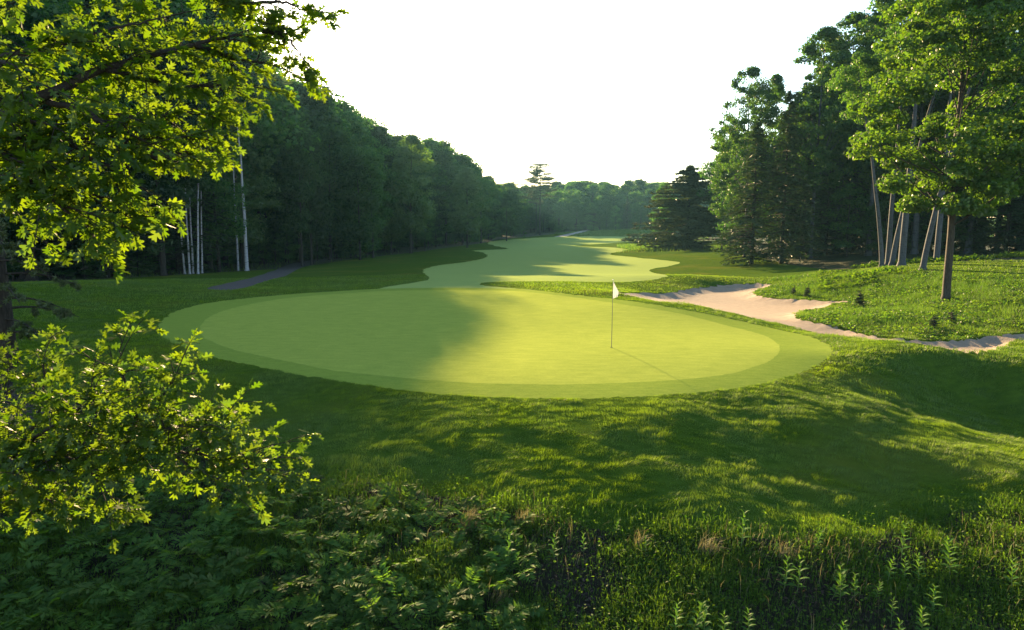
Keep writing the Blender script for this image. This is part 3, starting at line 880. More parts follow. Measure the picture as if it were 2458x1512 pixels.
def add_oak_leaves(mb, P, Dir, N, size, r):
    n = len(P)
    Dir = unit(Dir); N = unit(N - Dir * (N * Dir).sum(1, keepdims=True)); B = np.cross(Dir, N)
    size = np.broadcast_to(size, (n,))
    curl = r.uniform(.4, 2.2, n)
    T = OLV
    V = P[:, None] + size[:, None, None] * (T[None, :, 0:1] * B[:, None] * .74 + T[None, :, 1:2] * Dir[:, None] + T[None, :, 2:3] * N[:, None] * curl[:, None, None])
    F = (OLF[None] + (np.arange(n) * len(T))[:, None, None]).reshape(-1, 3)
    mb.add(V.reshape(-1, 3), F, np.repeat(r.random(n), len(T)))


def grow_oak(limbs, wood, leaves, r, rad0, twig_len, spacing, lsize, per=7, down=-.15):
    for L, dens in limbs:
        L = np.asarray(L, float)
        P = at_depth(L[:, 0], L[:, 1], L[:, 2])
        C = catmull(P, False, .125)
        C = C + r.normal(0, .006, C.shape)
        seg = np.linalg.norm(np.diff(C, axis=0), axis=1)
        tot = seg.sum()
        rad = np.linspace(rad0 * L[0, 3] if L.shape[1] > 3 else rad0, .005, len(C))
        wood.tube(C, rad, 6, False)
        cum = np.concatenate([[0], np.cumsum(seg)])
        nt = max(3, int(tot / spacing * dens))
        axis = unit(C[-1] - C[0])
        for k in range(nt + 1):
            s = tot * (k + r.uniform(.0, .9)) / nt if k < nt else tot
            s = min(s, tot)
            q = np.array([np.interp(s, cum, C[:, i]) for i in range(3)])
            d = axis * .75 + r.normal(0, .75, 3) * np.array([1, 1, .55]) + np.array([0, 0, down])
            if k == nt:
                d = axis * 1.2 + r.normal(0, .2, 3)
            d = unit(d)
            tl = twig_len * r.uniform(.45, 1.15)
            e = q + d * tl + np.array([0, 0, -.1 * tl])
            b = bez(q, q + d * tl * .55 + np.array([0, 0, .06 * tl]), e, 5)
            wood.tube(b, np.linspace(.006, .0025, 5), 4, False)
            subs = [b]
            for _ in range(2):
                f = r.integers(1, 4); d2 = unit(d + r.normal(0, .8, 3) * np.array([1, 1, .6]))
                e2 = b[f] + d2 * tl * r.uniform(.35, .6)
                b2 = bez(b[f], (b[f] + e2) / 2 + np.array([0, 0, .02]), e2, 4)
                wood.tube(b2, np.linspace(.004, .002, 4), 4, False); subs.append(b2)
            for b2 in subs:
                m = per
                f = np.concatenate([r.uniform(.3, .95, m - 3), [1, 1, 1]])
                idx = f * (len(b2) - 1)
                pp = np.stack([np.interp(idx, np.arange(len(b2)), b2[:, i]) for i in range(3)], -1)
                bd = unit(b2[-1] - b2[0])
                dirs = unit(bd * .8 + r.normal(0, .75, (m, 3)) * np.array([1, 1, .6]) + np.array([0, 0, -.25]))
                nn = np.array([0, 0, 1.]) + r.normal(0, .55, (m, 3)) + np.array([0, -.25, 0])
                sz = lsize * r.uniform(.55, 1.15, m)
                add_oak_leaves(leaves, pp + dirs * .012, dirs, nn, sz, r)


ro = np.random.default_rng(5)
oak = empty('oak_tree', (-6.2, 4.6, hz(-6.2, 4.6) - .1))
wood, leaves = MB(), MB()
t = np.linspace(0, 1, 9)
wood.tube(np.stack([-6.2 + .35 * np.sin(t * 3), 4.6 + .2 * t, hz(-6.2, 4.6) - .1 + t * 9.5], -1), .24 * (1 - .6 * t), 10)
UP = [([(-420, 420, 5.0, 2.4), (-80, 330, 5.2, 1), (60, 255, 5.2, 1), (250, 165, 5.4, 1), (470, 105, 5.8, 1), (610, 70, 6.2, 1)], 1.05),
      ([(250, 165, 5.4), (420, 205, 5.7), (560, 205, 6.0)], 1.1), ([(100, 240, 5.3), (230, 270, 5.2), (380, 280, 5.5), (470, 262, 5.8)], 1.15),
      ([(-420, 420, 5.0), (-80, 330, 4.8), (120, 335, 5.), (290, 335, 5.2), (440, 335, 5.6)], 1.15), ([(-420, 480, 5.0), (-80, 410, 4.8), (100, 425, 4.8), (230, 470, 5.), (310, 520, 5.1)], 1.1),
      ([(60, 425, 4.8), (130, 480, 4.7), (200, 540, 4.8)], 1.1), ([(-80, 330, 4.9), (20, 380, 4.6), (90, 380, 4.6)], 1.),
      ([(-420, 250, 5.0), (-80, 150, 5.), (100, 120, 5.2), (250, 75, 5.5), (400, 40, 5.8)], .85), ([(-400, 60, 5.4), (-60, -60, 5.5), (150, -40, 5.8), (400, -40, 6), (560, -20, 6.3)], .7),
      ([(400, -40, 6.), (560, 5, 6.3), (680, 5, 6.6), (735, 30, 6.7)], .9), ([(610, 70, 6.2), (680, 85, 6.4), (715, 125, 6.5)], .8), ([(470, 105, 5.8), (560, 140, 6.1), (640, 150, 6.4)], .9), ([(-60, 160, 4.6), (10, 150, 4.4), (70, 190, 4.4)], .8),
      ([(300, 340, 5.2), (380, 380, 5.4), (420, 360, 5.6)], .9), ([(200, 260, 5.), (260, 300, 4.9), (330, 330, 5.)], .8), ([(150, 330, 5.), (240, 390, 4.9), (300, 420, 5.)], 1.),
      ([(-60, 250, 5.), (40, 280, 4.8), (130, 300, 4.8)], 1.), ([(-60, 480, 4.8), (40, 440, 4.7), (110, 450, 4.7)], .8)]
grow_oak(UP, wood, leaves, ro, .028, .42, .094, .130, 8)
ow = wood.build('trunk', M['twig'], oak, True); ol = leaves.build('crown', M['oak'], oak)
for o in (ow, ol):
    o.matrix_parent_inverse = oak.matrix_world.inverted()
bpy.context.view_layer.update()
for o in (ow, ol):
    o.matrix_parent_inverse = oak.matrix_world.inverted()
tag(oak, 'oak with sunlit lobed leaves filling the upper left', 'oak')

sb = at_depth(-140, 1330, 6.6)
oak2 = empty('oak_sapling', (float(sb[0]), float(sb[1]), hz(sb[0], sb[1]) - .05))
wood, leaves = MB(), MB()
top = at_depth(-60, 1150, 6.2)
wood.tube(catmull([np.array(oak2.location), (np.array(oak2.location) + top) / 2 + np.array([-.1, 0, .1]), top], False, .2), .03, 8, False)
LOW = [([(-60, 1150, 6.2), (60, 1065, 6.), (300, 1072, 5.8), (480, 1090, 5.7), (570, 1115, 5.7), (610, 1130, 5.7)], 1.1), ([(300, 1072, 5.8), (330, 1000, 5.8), (300, 920, 5.9), (285, 845, 5.9)], .85),
       ([(330, 1000, 5.8), (390, 950, 5.9), (425, 895, 5.9)], .8), ([(460, 1090, 5.7), (515, 1045, 5.8), (535, 1010, 5.8)], 1.1), ([(60, 1065, 6.), (100, 960, 6.2), (105, 858, 6.3)], .85),
       ([(60, 1065, 6.), (190, 1110, 5.8), (270, 1195, 5.7)], 1.1), ([(540, 1110, 5.7), (580, 1090, 5.8), (610, 1110, 5.8)], .9), ([(-60, 1150, 6.2), (-40, 1000, 6.2), (40, 930, 6.2)], 1.1), ([(-60, 1150, 6.2), (30, 1180, 5.9), (120, 1200, 5.7)], 1.1), ([(200, 1070, 5.8), (230, 1000, 5.7), (220, 940, 5.7)], 1.),
       ([(60, 1065, 6.), (160, 1000, 5.8), (230, 960, 5.8)], 1.), ([(300, 1072, 5.8), (400, 1030, 5.6), (470, 1020, 5.6)], 1.), ([(420, 1090, 5.7), (470, 1130, 5.5), (520, 1160, 5.5)], .8),
       ([(0, 1090, 6.), (60, 1120, 5.7), (110, 1130, 5.6)], .9)]
grow_oak(LOW, wood, leaves, ro, .017, .43, .066, .134, 7, .02)
for o in (wood.build('trunk', M['twig'], oak2, True), leaves.build('crown', M['oak'], oak2)):
    bpy.context.view_layer.update()
    o.matrix_parent_inverse = oak2.matrix_world.inverted()
tag(oak2, 'low oak sapling with bright lobed leaves at the lower left', 'oak sapling')

# ------------------------------------------------------------------ grass blades
def on_lawn(x, y):
    ok = ~in_poly(x, y, W_COLLAR[::2])
    for w in (W_BUNK, C_FAIR, W_PATH, W_FLOOR_L, W_FLOOR_R):
        ok &= ~in_poly(x, y, w)
    return ok


def visible(x, y, z, m=520):
    dx, dy, dz = x, y, z - CAM_Z
    f = dy * CP - dz * SP
    u = dx / f * FPX + CX
    v = CY - (dy * SP + dz * CP) / f * FPX
    return (f > 0) & (u > -m) & (u < 2458 + m) & (v < 1512 + m)


def scatter(n, rmin, rmax, a0=-48, a1=50, power=1.0):
    """uniform over an annular sector of the ground"""
    r = np.sqrt(rng.uniform(rmin ** 2, rmax ** 2, n)); a = np.radians(rng.uniform(a0, a1, n))
    return r * np.sin(a), r * np.cos(a)


def blades(mb, x, y, z, h, w, lean, rnd, bend=False):
    n = len(x)
    a = rng.uniform(0, 2 * math.pi, n)
    wx, wy = np.cos(a) * w * .5, np.sin(a) * w * .5
    b = np.stack([x, y, z], -1); s = np.stack([wx, wy, np.zeros(n)], -1)
    tip = b + np.concatenate([lean * h[:, None], h[:, None] * np.sqrt(np.clip(1 - (lean ** 2).sum(1, keepdims=True), .05, 1))], 1)
    if not bend:
        mb.add(np.stack([b - s, b + s, tip], 1).reshape(-1, 3), np.arange(n * 3).reshape(n, 3), np.repeat(rnd, 3))
    else:
        mid = (b + tip) / 2 + np.array([0, 0, 1.]) * (h * .22)[:, None]
        mid[:, :2] -= lean * h[:, None] * .18
        V = np.stack([b - s, b + s, mid + s * .8, mid - s * .8, tip], 1).reshape(-1, 3)
        i = np.arange(n)[:, None] * 5
        mb.add(V, i + np.array([[0, 1, 2, 3]]), np.repeat(rnd, 5))
        mb.l.append((i + np.array([[3, 2, 4]])).ravel() + mb.n - len(V)); mb.t.append(np.full(n, 3))


lawn = MB()
for n, r0, r1, w, hh in [(890000, 9.5, 21, .0065, .05), (480000, 21, 34, .013, .06), (340000, 34, 62, .024, .065)]:
    x, y = scatter(n, r0, r1)
    k = on_lawn(x, y) & ~in_poly(x, y + abs(rng.normal(0, .35, n)), W_BRUSH)
    x, y = x[k], y[k]
    z = H(x, y)
    k = visible(x, y, z); x, y, z = x[k], y[k], z[k]
    big = vnoise(x * 1.1, y * 2.2, 3); sm = vnoise(x * 4.5 + 3 * big, y * 9, 4); lo = vnoise(x * .35, y * .6, 5)
    h = hh * (.45 + 2.3 * sm * sm * (0.3 + big)) * rng.uniform(.6, 1.3, len(x))
    th = (vnoise(x * .8, y * 1.3, 8) - .5) * 5 + .3
    ln = np.stack([np.cos(th), np.sin(th)], -1) * (.25 + .55 * vnoise(x * 2.1, y * 4.1, 9))[:, None] + rng.normal(0, .22, (len(x), 2))
    ln *= np.minimum(1, .9 / (np.linalg.norm(ln, axis=1, keepdims=True) + 1e-6))
    rnd = np.clip(.40 * lo + .55 * sm - .05 + rng.normal(0, .17, len(x)), 0, 1)
    blades(lawn, x, y, z - .004, h, w, ln, rnd)
tag(lawn.build('grass', M['blade']), 'tufted mown rough grass on the slopes around the green', 'grass', None, 'stuff')

# brushy bank: long weeds, dry stalks and leaf litter on dark soil
weeds, dry, litter = MB(), MB(), MB()
x, y = scatter(610000, 5.0, 18, -50, 54)
k = in_poly(x, y - abs(rng.normal(0, .3, len(x))), W_BRUSH); x, y = x[k], y[k]; z = H(x, y)
k = visible(x, y, z); x, y, z = x[k], y[k], z[k]
den = vnoise(x * .9, y * .9, 21) * .6 + vnoise(x * 2.7, y * 2.7, 22) * .4
left = np.clip((-x - 0.5) / 3, 0, 1)
k = rng.random(len(x)) < np.clip((den - .2 - .1 * left) * 2.2, .22, 1); x, y, z, den = x[k], y[k], z[k], den[k]
h = rng.uniform(.04, .20, len(x)) * (.5 + den)
ln = rng.normal(0, .45, (len(x), 2)); ln *= np.minimum(1, .9 / np.linalg.norm(ln, axis=1, keepdims=True))
blades(weeds, x, y, z, h, rng.uniform(.004, .010, len(x)), ln, np.clip(den * .7 + rng.normal(0, .2, len(x)), 0, 1), True)
# broad little weed leaves
k = rng.random(len(x)) < .38
m = int(k.sum())
leaf_quads(weeds, np.stack([x[k], y[k], z[k] + rng.uniform(.03, .16, m)], -1), np.array([0, 0, 1.]) + rng.normal(0, .6, (m, 3)), rng.uniform(.02, .07, m), .55)
tag(weeds.build('undergrowth', M['weed']), 'tangled dark green weeds covering the bank along the bottom', 'undergrowth', None, 'stuff')
x, y = scatter(75000, 5.0, 16, -50, 54)
k = in_poly(x, y, W_BRUSH); x, y = x[k], y[k]; z = H(x, y)
leaf_quads(litter, np.stack([x, y, z + rng.uniform(.004, .03, len(x))], -1), np.array([0, 0, 1.]) + rng.normal(0, .35, (len(x), 3)), rng.uniform(.03, .085, len(x)), .5, None, None, .1)
tag(litter.build('leaf_litter', M['litter']), 'dead brown leaves and scraps on the dark soil', 'leaf litter', None, 'stuff')
# thin dry grass stalks all over the bank top
bp = catmull([(640, 1150), (870, 1175), (1000, 1190), (1150, 1215), (1300, 1255), (1500, 1290), (1700, 1300), (1900, 1320), (2100, 1330), (2300, 1300), (2440, 1260)], False, .02)
bp3 = drop(bp[:, 0], bp[:, 1])
n = 2600
i = rng.integers(0, len(bp3), n)
dn = vnoise(bp3[i, 0] * 1.4, bp3[i, 1] * 1.4, 33)
k = rng.random(n) < np.clip((dn - .35) * 2.5, .06, 1); i = i[k]; n = len(i)
x = bp3[i, 0] + rng.normal(0, .35, n); y = bp3[i, 1] - abs(rng.normal(0, .9, n)) + .2
z = H(x, y)
ln = np.stack([rng.normal(.25, .4, n), rng.normal(-.05, .4, n)], -1); ln *= np.minimum(1, .93 / np.linalg.norm(ln, axis=1, keepdims=True))
blades(dry, x, y, z, rng.uniform(.12, .42, n), rng.uniform(.003, .006, n), ln, rng.random(n), True)
tag(dry.build('dry_grass', M['dry']), 'thin straw coloured grass stalks along the edge of the bank', 'dry grass', None, 'stuff')


def dry_tuft(px, py, n, hh, label, leanx=.6):
    p = drop(px, py)[0]
    mb = MB()
    x = rng.normal(0, .07, n); y = rng.normal(0, .06, n)
    ln = np.stack([rng.normal(leanx, .3, n), rng.normal(-.1, .3, n)], -1); ln *= np.minimum(1, .95 / np.linalg.norm(ln, axis=1, keepdims=True))
    blades(mb, x, y, np.full(n, -.02), rng.uniform(.5, 1.2, n) * hh, rng.uniform(.003, .006, n), ln, rng.random(n), True)
    o = mb.build('grass_tuft', M['dry']); o.location = (float(p[0]), float(p[1]), hz(p[0], p[1]))
    tag(o, label, 'grass tuft', 'dry grass tufts on the bank')


dry_tuft(1120, 1265, 330, .42, 'largest straw coloured grass tuft swept over at the bank top')
dry_tuft(1260, 1262, 90, .36, 'upright brown grass tuft just right of the largest tuft', .2)
dry_tuft(1530, 1310, 70, .4, 'sparse dry tuft behind the middle milkweeds', .35)
dry_tuft(1190, 1440, 120, .34, 'dry tuft bent over low in the middle of the undergrowth', .7)
dry_tuft(1690, 1330, 110, .42, 'dry tuft fanning out right of the lawn edge milkweeds', .5)
dry_tuft(1880, 1340, 60, .34, 'thin dry tuft below the tall lone milkweed', .5)

# ------------------------------------------------------------------ ferns
def make_fern(seed, nf=7, L0=.46):
    r = np.random.default_rng(seed)
    mb = MB()
    for f in range(nf):
        a = 6.283 * f / nf + r.uniform(-.4, .4); L = L0 * r.uniform(.65, 1.15)
        dh = np.array([math.cos(a), math.sin(a), 0]); sd = np.array([-dh[1], dh[0], 0])
        rise = r.uniform(.55, .95); p0 = np.zeros(3); p1 = dh * L * .45 + np.array([0, 0, L * rise]); p2 = dh * L * 1.05 + np.array([0, 0, L * rise * .55])
        b = bez(p0, p1, p2, 8)
        mb.tube(b, np.linspace(.004, .0015, 8), 4, False)
        npn = 12
        s = np.linspace(.26, .99, npn)
        q = (1 - s[:, None]) ** 2 * p0 + 2 * s[:, None] * (1 - s[:, None]) * p1 + s[:, None] ** 2 * p2
        tan = unit(2 * (1 - s[:, None]) * (p1 - p0) + 2 * s[:, None] * (p2 - p1))
        ln = L * .44 * np.sin(np.pi * np.clip((s - .18) / .84, 0.02, 1)) ** .75 * (1.15 - s * .5) + .012
        nrm = unit(np.cross(sd[None], tan)); nrm *= np.sign(nrm[:, 2:3] + 1e-6)
        for sg in (-1, 1):
            up = unit(sd * sg + tan * .45 + np.array([0, 0, -.18]) + r.normal(0, .08, (npn, 3)))
            leaf_quads(mb, q + up * (ln * .5)[:, None], nrm + r.normal(0, .22, nrm.shape), ln, .27, r, up, .03)
            for fr in (.32, .58):                     # toothed edge
                for sg2 in (-1, 1):
                    up2 = unit(up * .6 + tan * sg2)
                    leaf_quads(mb, q + up * (ln * fr)[:, None] + up2 * (ln * .07)[:, None], nrm + r.normal(0, .2, nrm.shape), ln * .2 * (1.2 - fr) + .002, .5, r, up2)
    return mb.build('fern', M['fern'])


FERN = [make_fern(1), make_fern(2, 6, .5), make_fern(3, 8, .4), make_fern(4, 4, .42)]
fern_used = [False] * 4


def fern(px, py, s, label):
    i = int(rng.integers(4))
    p = drop(px, py, H)[0]
    if fern_used[i]:
        o = FERN[i].copy(); COL.objects.link(o)
    else:
        o = FERN[i]; fern_used[i] = True
    o.location = (float(p[0]), float(p[1]), float(p[2]) - .02); o.rotation_euler = (rng.normal(0, .12), rng.normal(0, .12), rng.uniform(0, 6.28)); o.scale = (s, s, s * rng.uniform(.8, 1.1))
    tag(o, label, 'fern', 'ferns on the bank')


spots = [(705, 1290, 1.0, 'pale lit fern under the right tip of the oak sapling'), (740, 1335, .9, 'pale lit fern below the oak sapling tip, second down'), (800, 1180, .8, 'small fern at the top corner of the bank'),
         (1030, 1285, 1.1, 'bright yellow green fern left of the largest straw tuft'), (960, 1280, .7, 'small fern left of the bright yellow green fern'), (1065, 1230, .6, 'small bright fern on the lawn edge above the straw tuft'),
         (1150, 1375, .7, 'fern with a rust orange frond amid the weeds'), (1120, 1430, .9, 'grey green fern at the bottom middle'), (850, 1400, 1.0, 'fern in the dark gap left of middle'),
         (790, 1490, 1.1, 'bright fern cut by the bottom edge left of middle'), (700, 1500, 1.1, 'dark fern cut by the bottom edge'), (640, 1480, 1., 'upright fern near the bottom edge'),
         (1000, 1400, .8, 'low fern near the bottom middle'), (930, 1420, .9, 'broad fern just left of the bottom middle')]
for s in spots:
    fern(*s)
k = 0
taken = [(a, b) for a, b, _, _ in spots]
for tries in range(4000):
    if k >= 120:
        break
    px, py = rng.uniform(-40, 1250), rng.uniform(1080, 1540)
    if py < 1110 + (px > 450) * (px - 450) * .12 or (px > 700 and rng.random() < .55) or py < 1130 + (px - 300) * .11:
        continue
    dmin = 34 + (py - 1080) * .04
    if min(math.hypot(px - a, py - b) for a, b in taken) < dmin:
        continue
    if rng.random() > .55 + .45 * (vnoise(np.array([px / 160.]), np.array([py / 110.]), 44)[0] > .45):
        continue
    taken.append((px, py))
    reg = 'dark feathery fern in the mass under the oak sapling' if px < 520 else 'small green fern among the weeds of the bank below the putting green' if px > 820 else 'green feathery fern in the patch right of the oak sapling'
    fern(px, py, rng.uniform(.75, 1.25), reg); k += 1

# ------------------------------------------------------------------ milkweeds
def make_milkweed(seed, pairs=9):
    r = np.random.default_rng(seed)
    root = empty('milkweed')
    st, lv = MB(), MB()
    Hh = .6
    t = np.linspace(0, 1, 7)
    sp = np.stack([.05 * t * r.normal(), .05 * t * r.normal(), Hh * t], -1)
    sp[:, 0] += .02 * np.sin(t * 3); st.tube(sp, np.linspace(.006, .003, 7), 6)
    for i in range(pairs):
        u = .22 + .78 * i / (pairs - 1)
        c = np.array([np.interp(u, t, sp[:, 0]), np.interp(u, t, sp[:, 1]), Hh * u])
        a = i * math.pi / 2 + r.normal(0, .25)
        for sg in (0, math.pi):
            d = np.array([math.cos(a + sg), math.sin(a + sg), 0.])
            L = .15 * (1 - .5 * max(0, u - .55) / .45) * r.uniform(.8, 1.15)
            el = .35 + .75 * max(0, u - .3)
            p0 = c; p1 = c + d * L * .5 + np.array([0, 0, L * el * .75]); p2 = c + d * L * .98 + np.array([0, 0, L * el * .75])
            b = bez(p0, p1, p2, 6); s = np.cross(d, [0, 0, 1])
            w = L * .17 * np.array([.25, .8, 1., .9, .55, .03])
            lift = np.array([0, 0, 1.]) * (w * .35)[:, None]
            V = np.concatenate([b - s * w[:, None] + lift, b, b + s * w[:, None] + lift])
            F = []
            for j in range(5):
                F += [[j, j + 1, 7 + j, 6 + j], [6 + j, 7 + j, 13 + j, 12 + j]]
            lv.add(V, F, r.random())
    st.build('stem', M['stem'], root, True); lv.build('leaves', M['milk'], root)
    return root


MW = [make_milkweed(1), make_milkweed(2, 8), make_milkweed(3, 11)]
mw_used = [False] * 3
# px, top row, bottom row, label
MILK = [(772, 1180, 1245, 'small milkweed at the top corner of the bank by the lawn'), (1218, 1275, 1370, 'milkweed right of the straw tuft, leftmost tall one of the middle row'), (1255, 1330, 1385, 'short milkweed below the leftmost of the middle row'),
        (1331, 1270, 1350, 'milkweed second along the middle row'), (1402, 1275, 1330, 'slim milkweed third along the middle row'), (1472, 1240, 1290, 'pale broad leaved milkweed standing against the dark lawn'),
        (1547, 1283, 1340, 'milkweed at the right end of the middle row'), (1778, 1220, 1320, 'tallest lone milkweed rising against the dark slope'), (1953, 1264, 1325, 'lone milkweed between the tallest one and the right group'),
        (1866, 1298, 1340, 'tiny yellowish milkweed left of the lone one'), (2163, 1248, 1345, 'milkweed at the top of the right hand group'), (2280, 1275, 1385, 'tall slim milkweed right of the top of the group'),
        (2205, 1325, 1400, 'milkweed in the right group, just below its top'), (2168, 1332, 1400, 'milkweed left of the one below the group top'), (2128, 1336, 1410, 'milkweed on the left side of the right group'),
        (1880, 1330, 1420, 'left stem of the paired bushy milkweeds'), (1912, 1328, 1425, 'right stem of the paired bushy milkweeds'), (1995, 1362, 1440, 'leaning milkweed of the middle clump'), (2015, 1352, 1450, 'tall milkweed of the middle clump'),
        (2052, 1372, 1440, 'slender milkweed right of the middle clump'), (2096, 1385, 1440, 'milkweed below the left side of the right group'), (2242, 1398, 1480, 'broad milkweed low on the right'), (2140, 1432, 1500, 'low milkweed near the bottom under the right group'),
        (2212, 1440, 1530, 'milkweed at the bottom right with a russet leaf'), (2425, 1338, 1420, 'milkweed near the right edge'), (1620, 1440, 1530, 'leftmost milkweed of the bottom bushy clump'), (1655, 1430, 1530, 'tallest milkweed of the bottom bushy clump'),
        (1690, 1442, 1540, 'rightmost milkweed of the bottom bushy clump'), (1735, 1462, 1540, 'milkweed just right of the bottom bushy clump'), (1803, 1466, 1545, 'slim milkweed at the bottom edge right of the clump'),
        (2020, 1480, 1560, 'small milkweed at the bottom edge in the middle of the right side'), (2150, 1480, 1560, 'milkweed cut by the bottom edge on the right')]
for j, (px, pt, pb, lab) in enumerate(MILK):
    p = drop(px, pb, H)[0]
    hgt = (at_depth(px, pt, float(p[1]))[2] - p[2])
    i = j % 3
    sc = float(hgt) / .66
    if mw_used[i]:
        o = copy_tree(MW[i], (float(p[0]), float(p[1]), float(p[2]) - .02), rng.uniform(0, 6.28), sc)
    else:
        o = MW[i]; mw_used[i] = True
        o.location = (float(p[0]), float(p[1]), float(p[2]) - .02); o.scale = (sc,) * 3; o.rotation_euler = (0, 0, rng.uniform(0, 6.28))
    o.name = 'milkweed'
    tag(o, lab, 'milkweed', 'milkweeds on the bank')

# ------------------------------------------------------------------ grassy islands in and behind the bunker
isl = MB()
W_ISL = drop(*np.array([(1805, 700), (1860, 668), (1990, 655), (2150, 652), (2300, 662), (2600, 672), (2600, 795), (2458, 797), (2376, 808), (2305, 815), (2199, 815), (2092, 805), (2021, 788), (1950, 772),
                        (1908, 759), (1920, 745), (2000, 727), (2040, 722), (1932, 717), (1861, 714), (1815, 708)], float).T)[:, :2]
x, y = scatter(360000, 22, 62, 14, 48)
k = in_poly(x, y, W_ISL) & ~in_poly(x, y, W_BUNK); x, y = x[k], y[k]
cl = vnoise(x * .7, y * .7, 51); cl2 = vnoise(x * 2.3, y * 2.3, 52)
k = rng.random(len(x)) < .35 + .65 * cl2; x, y, cl, cl2 = x[k], y[k], cl[k], cl2[k]
z = H(x, y)
h = (.12 + .34 * cl * cl2 + .08 * rng.random(len(x))) * np.clip(.25 + edge_dist(x, y, W_BUNK[::3]) / 3, 0, 1)
ln = rng.normal(0, .32, (len(x), 2)); ln *= np.minimum(1, .9 / np.linalg.norm(ln, axis=1, keepdims=True))
blades(isl, x, y, z - .02, h, .018, ln, np.clip(.1 + .9 * vnoise(x * .45, y * .45, 53) * .6 + .4 * cl2 - .1 + rng.normal(0, .15, len(x)), 0, 1))
k = rng.random(len(x)) < .45 * (cl < .5)
leaf_quads(isl, np.stack([x[k], y[k], z[k] + h[k] * .7], -1), np.array([0, 0, 1.]) + rng.normal(0, .6, (k.sum(), 3)), rng.uniform(.07, .16, k.sum()), .6)
tag(isl.build('tall_grass', M['island']), 'unmown tall grass and weeds on the islands beside the bunker', 'tall grass', None, 'stuff')
# low bracken in front of the stand and the far rough
brk = MB()
x, y = scatter(60000, 30, 70, 22, 44)
k = ~in_poly(x, y, W_BUNK) & ~in_poly(x, y, W_FAIR) & (vnoise(x * .35, y * .35, 61) > .42) & (in_poly(x, y, W_ISL) | in_poly(x, y, W_FLOOR_R)) & (y > 45) & (x / y > .45)
x, y = x[k], y[k]; z = H(x, y)
leaf_quads(brk, np.stack([x, y, z + rng.uniform(.05, .6, len(x)) * vnoise(x * 1.2, y * 1.2, 62)], -1), np.array([0, 0, 1.]) + rng.normal(0, .5, (len(x), 3)), rng.uniform(.15, .38, len(x)), .45)
tag(brk.build('bracken', M['weed']), 'low bluish bracken at the foot of the aspen trunks', 'bracken', None, 'stuff')
fg = MB()
x, y = scatter(120000, 70, 330, -30, 24)
dF = ~in_poly(x, y, W_FAIR) & ~in_poly(x, y, W_FPATH) & ~in_poly(x, y, W_PATH)
pxs = x / y * 1639 + 1229
k = dF & (((y > 125) & (y < 190) & (pxs > 1480) & (pxs < 1800)) | ((y > 250) & (pxs > 1330) & (pxs < 1700)) | (in_poly(x, y, W_FLOOR_L) & (y < 140) & (rng.random(len(x)) < .4)))
x, y = x[k], y[k]; z = H(x, y)
h = rng.uniform(.25, .9, len(x)) * (.4 + vnoise(x * .3, y * .3, 71))
ln = rng.normal(0, .3, (len(x), 2)); ln *= np.minimum(1, .9 / np.linalg.norm(ln, axis=1, keepdims=True))
blades(fg, x, y, z - .02, h, .10, ln, rng.random(len(x)))
tag(fg.build('long_grass', M['island']), 'long unmown grass at the far side of the fairway', 'long grass', None, 'stuff')
# tiny spruces on the islands
proto('baby_spruce', make_conifer, 'spruce_seedling', 55, Ht=1.1, R=.34, base=.05, levels=13, per=6, spray=14, trunk_r=.02, ssize=.12, droop=-.1)
for px, pb, pt, lab in [(2062, 740, 705, 'small dark spruce seedling at the near tip of the island'), (1938, 712, 690, 'bushy spruce seedling on the far island'), (2242, 790, 760, 'pale spruce seedling in the middle of the near island'),
                        (2283, 775, 752, 'spruce seedling below the maple trunk'), (1905, 708, 693, 'tiny spruce seedling at the left tip of the far island')]:
    p = drop(px, pb, H)[0]
    h = float(at_depth(px, pt, float(p[1]))[2] - p[2])
    place('baby_spruce', float(p[0]), float(p[1]), max(h, .5), lab, 'spruce seedling', 'spruce seedlings on the islands', wide=1.1)

# ------------------------------------------------------------------ flagstick
pf = drop(1468, 834, H)[0]
fl = empty('flagstick', (float(pf[0]), float(pf[1]), float(pf[2])))
hp = float(at_depth(1468, 673, float(pf[1]))[2] - pf[2])
mb = MB()
zz = np.array([-.12, hp * .3, hp * .6, hp * .985, hp]); mb.tube(np.stack([zz * 0, zz * 0, zz], -1), [.0105, .0095, .008, .007, .007], 10)
pole = mb.build('pole', plain_mat('pole_paint', (.10, .10, .09), .35), fl, True)
mb = MB(); a = np.arange(9) / 8 * math.pi
mb.tube(np.stack([0 * a, 0 * a, hp + .002 + .016 * (1 - np.cos(a))], -1), .001 + .016 * np.sin(a), 10)
mb.build('finial', plain_mat('finial_paint', (.7, .7, .68), .3), fl, True)
mb = MB(); ang = np.arange(20) / 20 * 6.28318
ci = np.stack([np.cos(ang) * .054, np.sin(ang) * .054, 0 * ang - .001], -1); ci2 = ci.copy(); ci2[:, 2] -= .12; ro_ = ci * np.array([1.08, 1.08, 1]); ro_[:, 2] = .004
j = np.arange(20); kx = (j + 1) % 20
mb.add(np.vstack([ci, ci2, ro_]), np.vstack([np.stack([j, kx, kx + 20, j + 20], -1), np.stack([j + 40, kx + 40, kx, j], -1)]))
mb.build('cup', plain_mat('cup_liner', (.05, .05, .045), .6), fl)
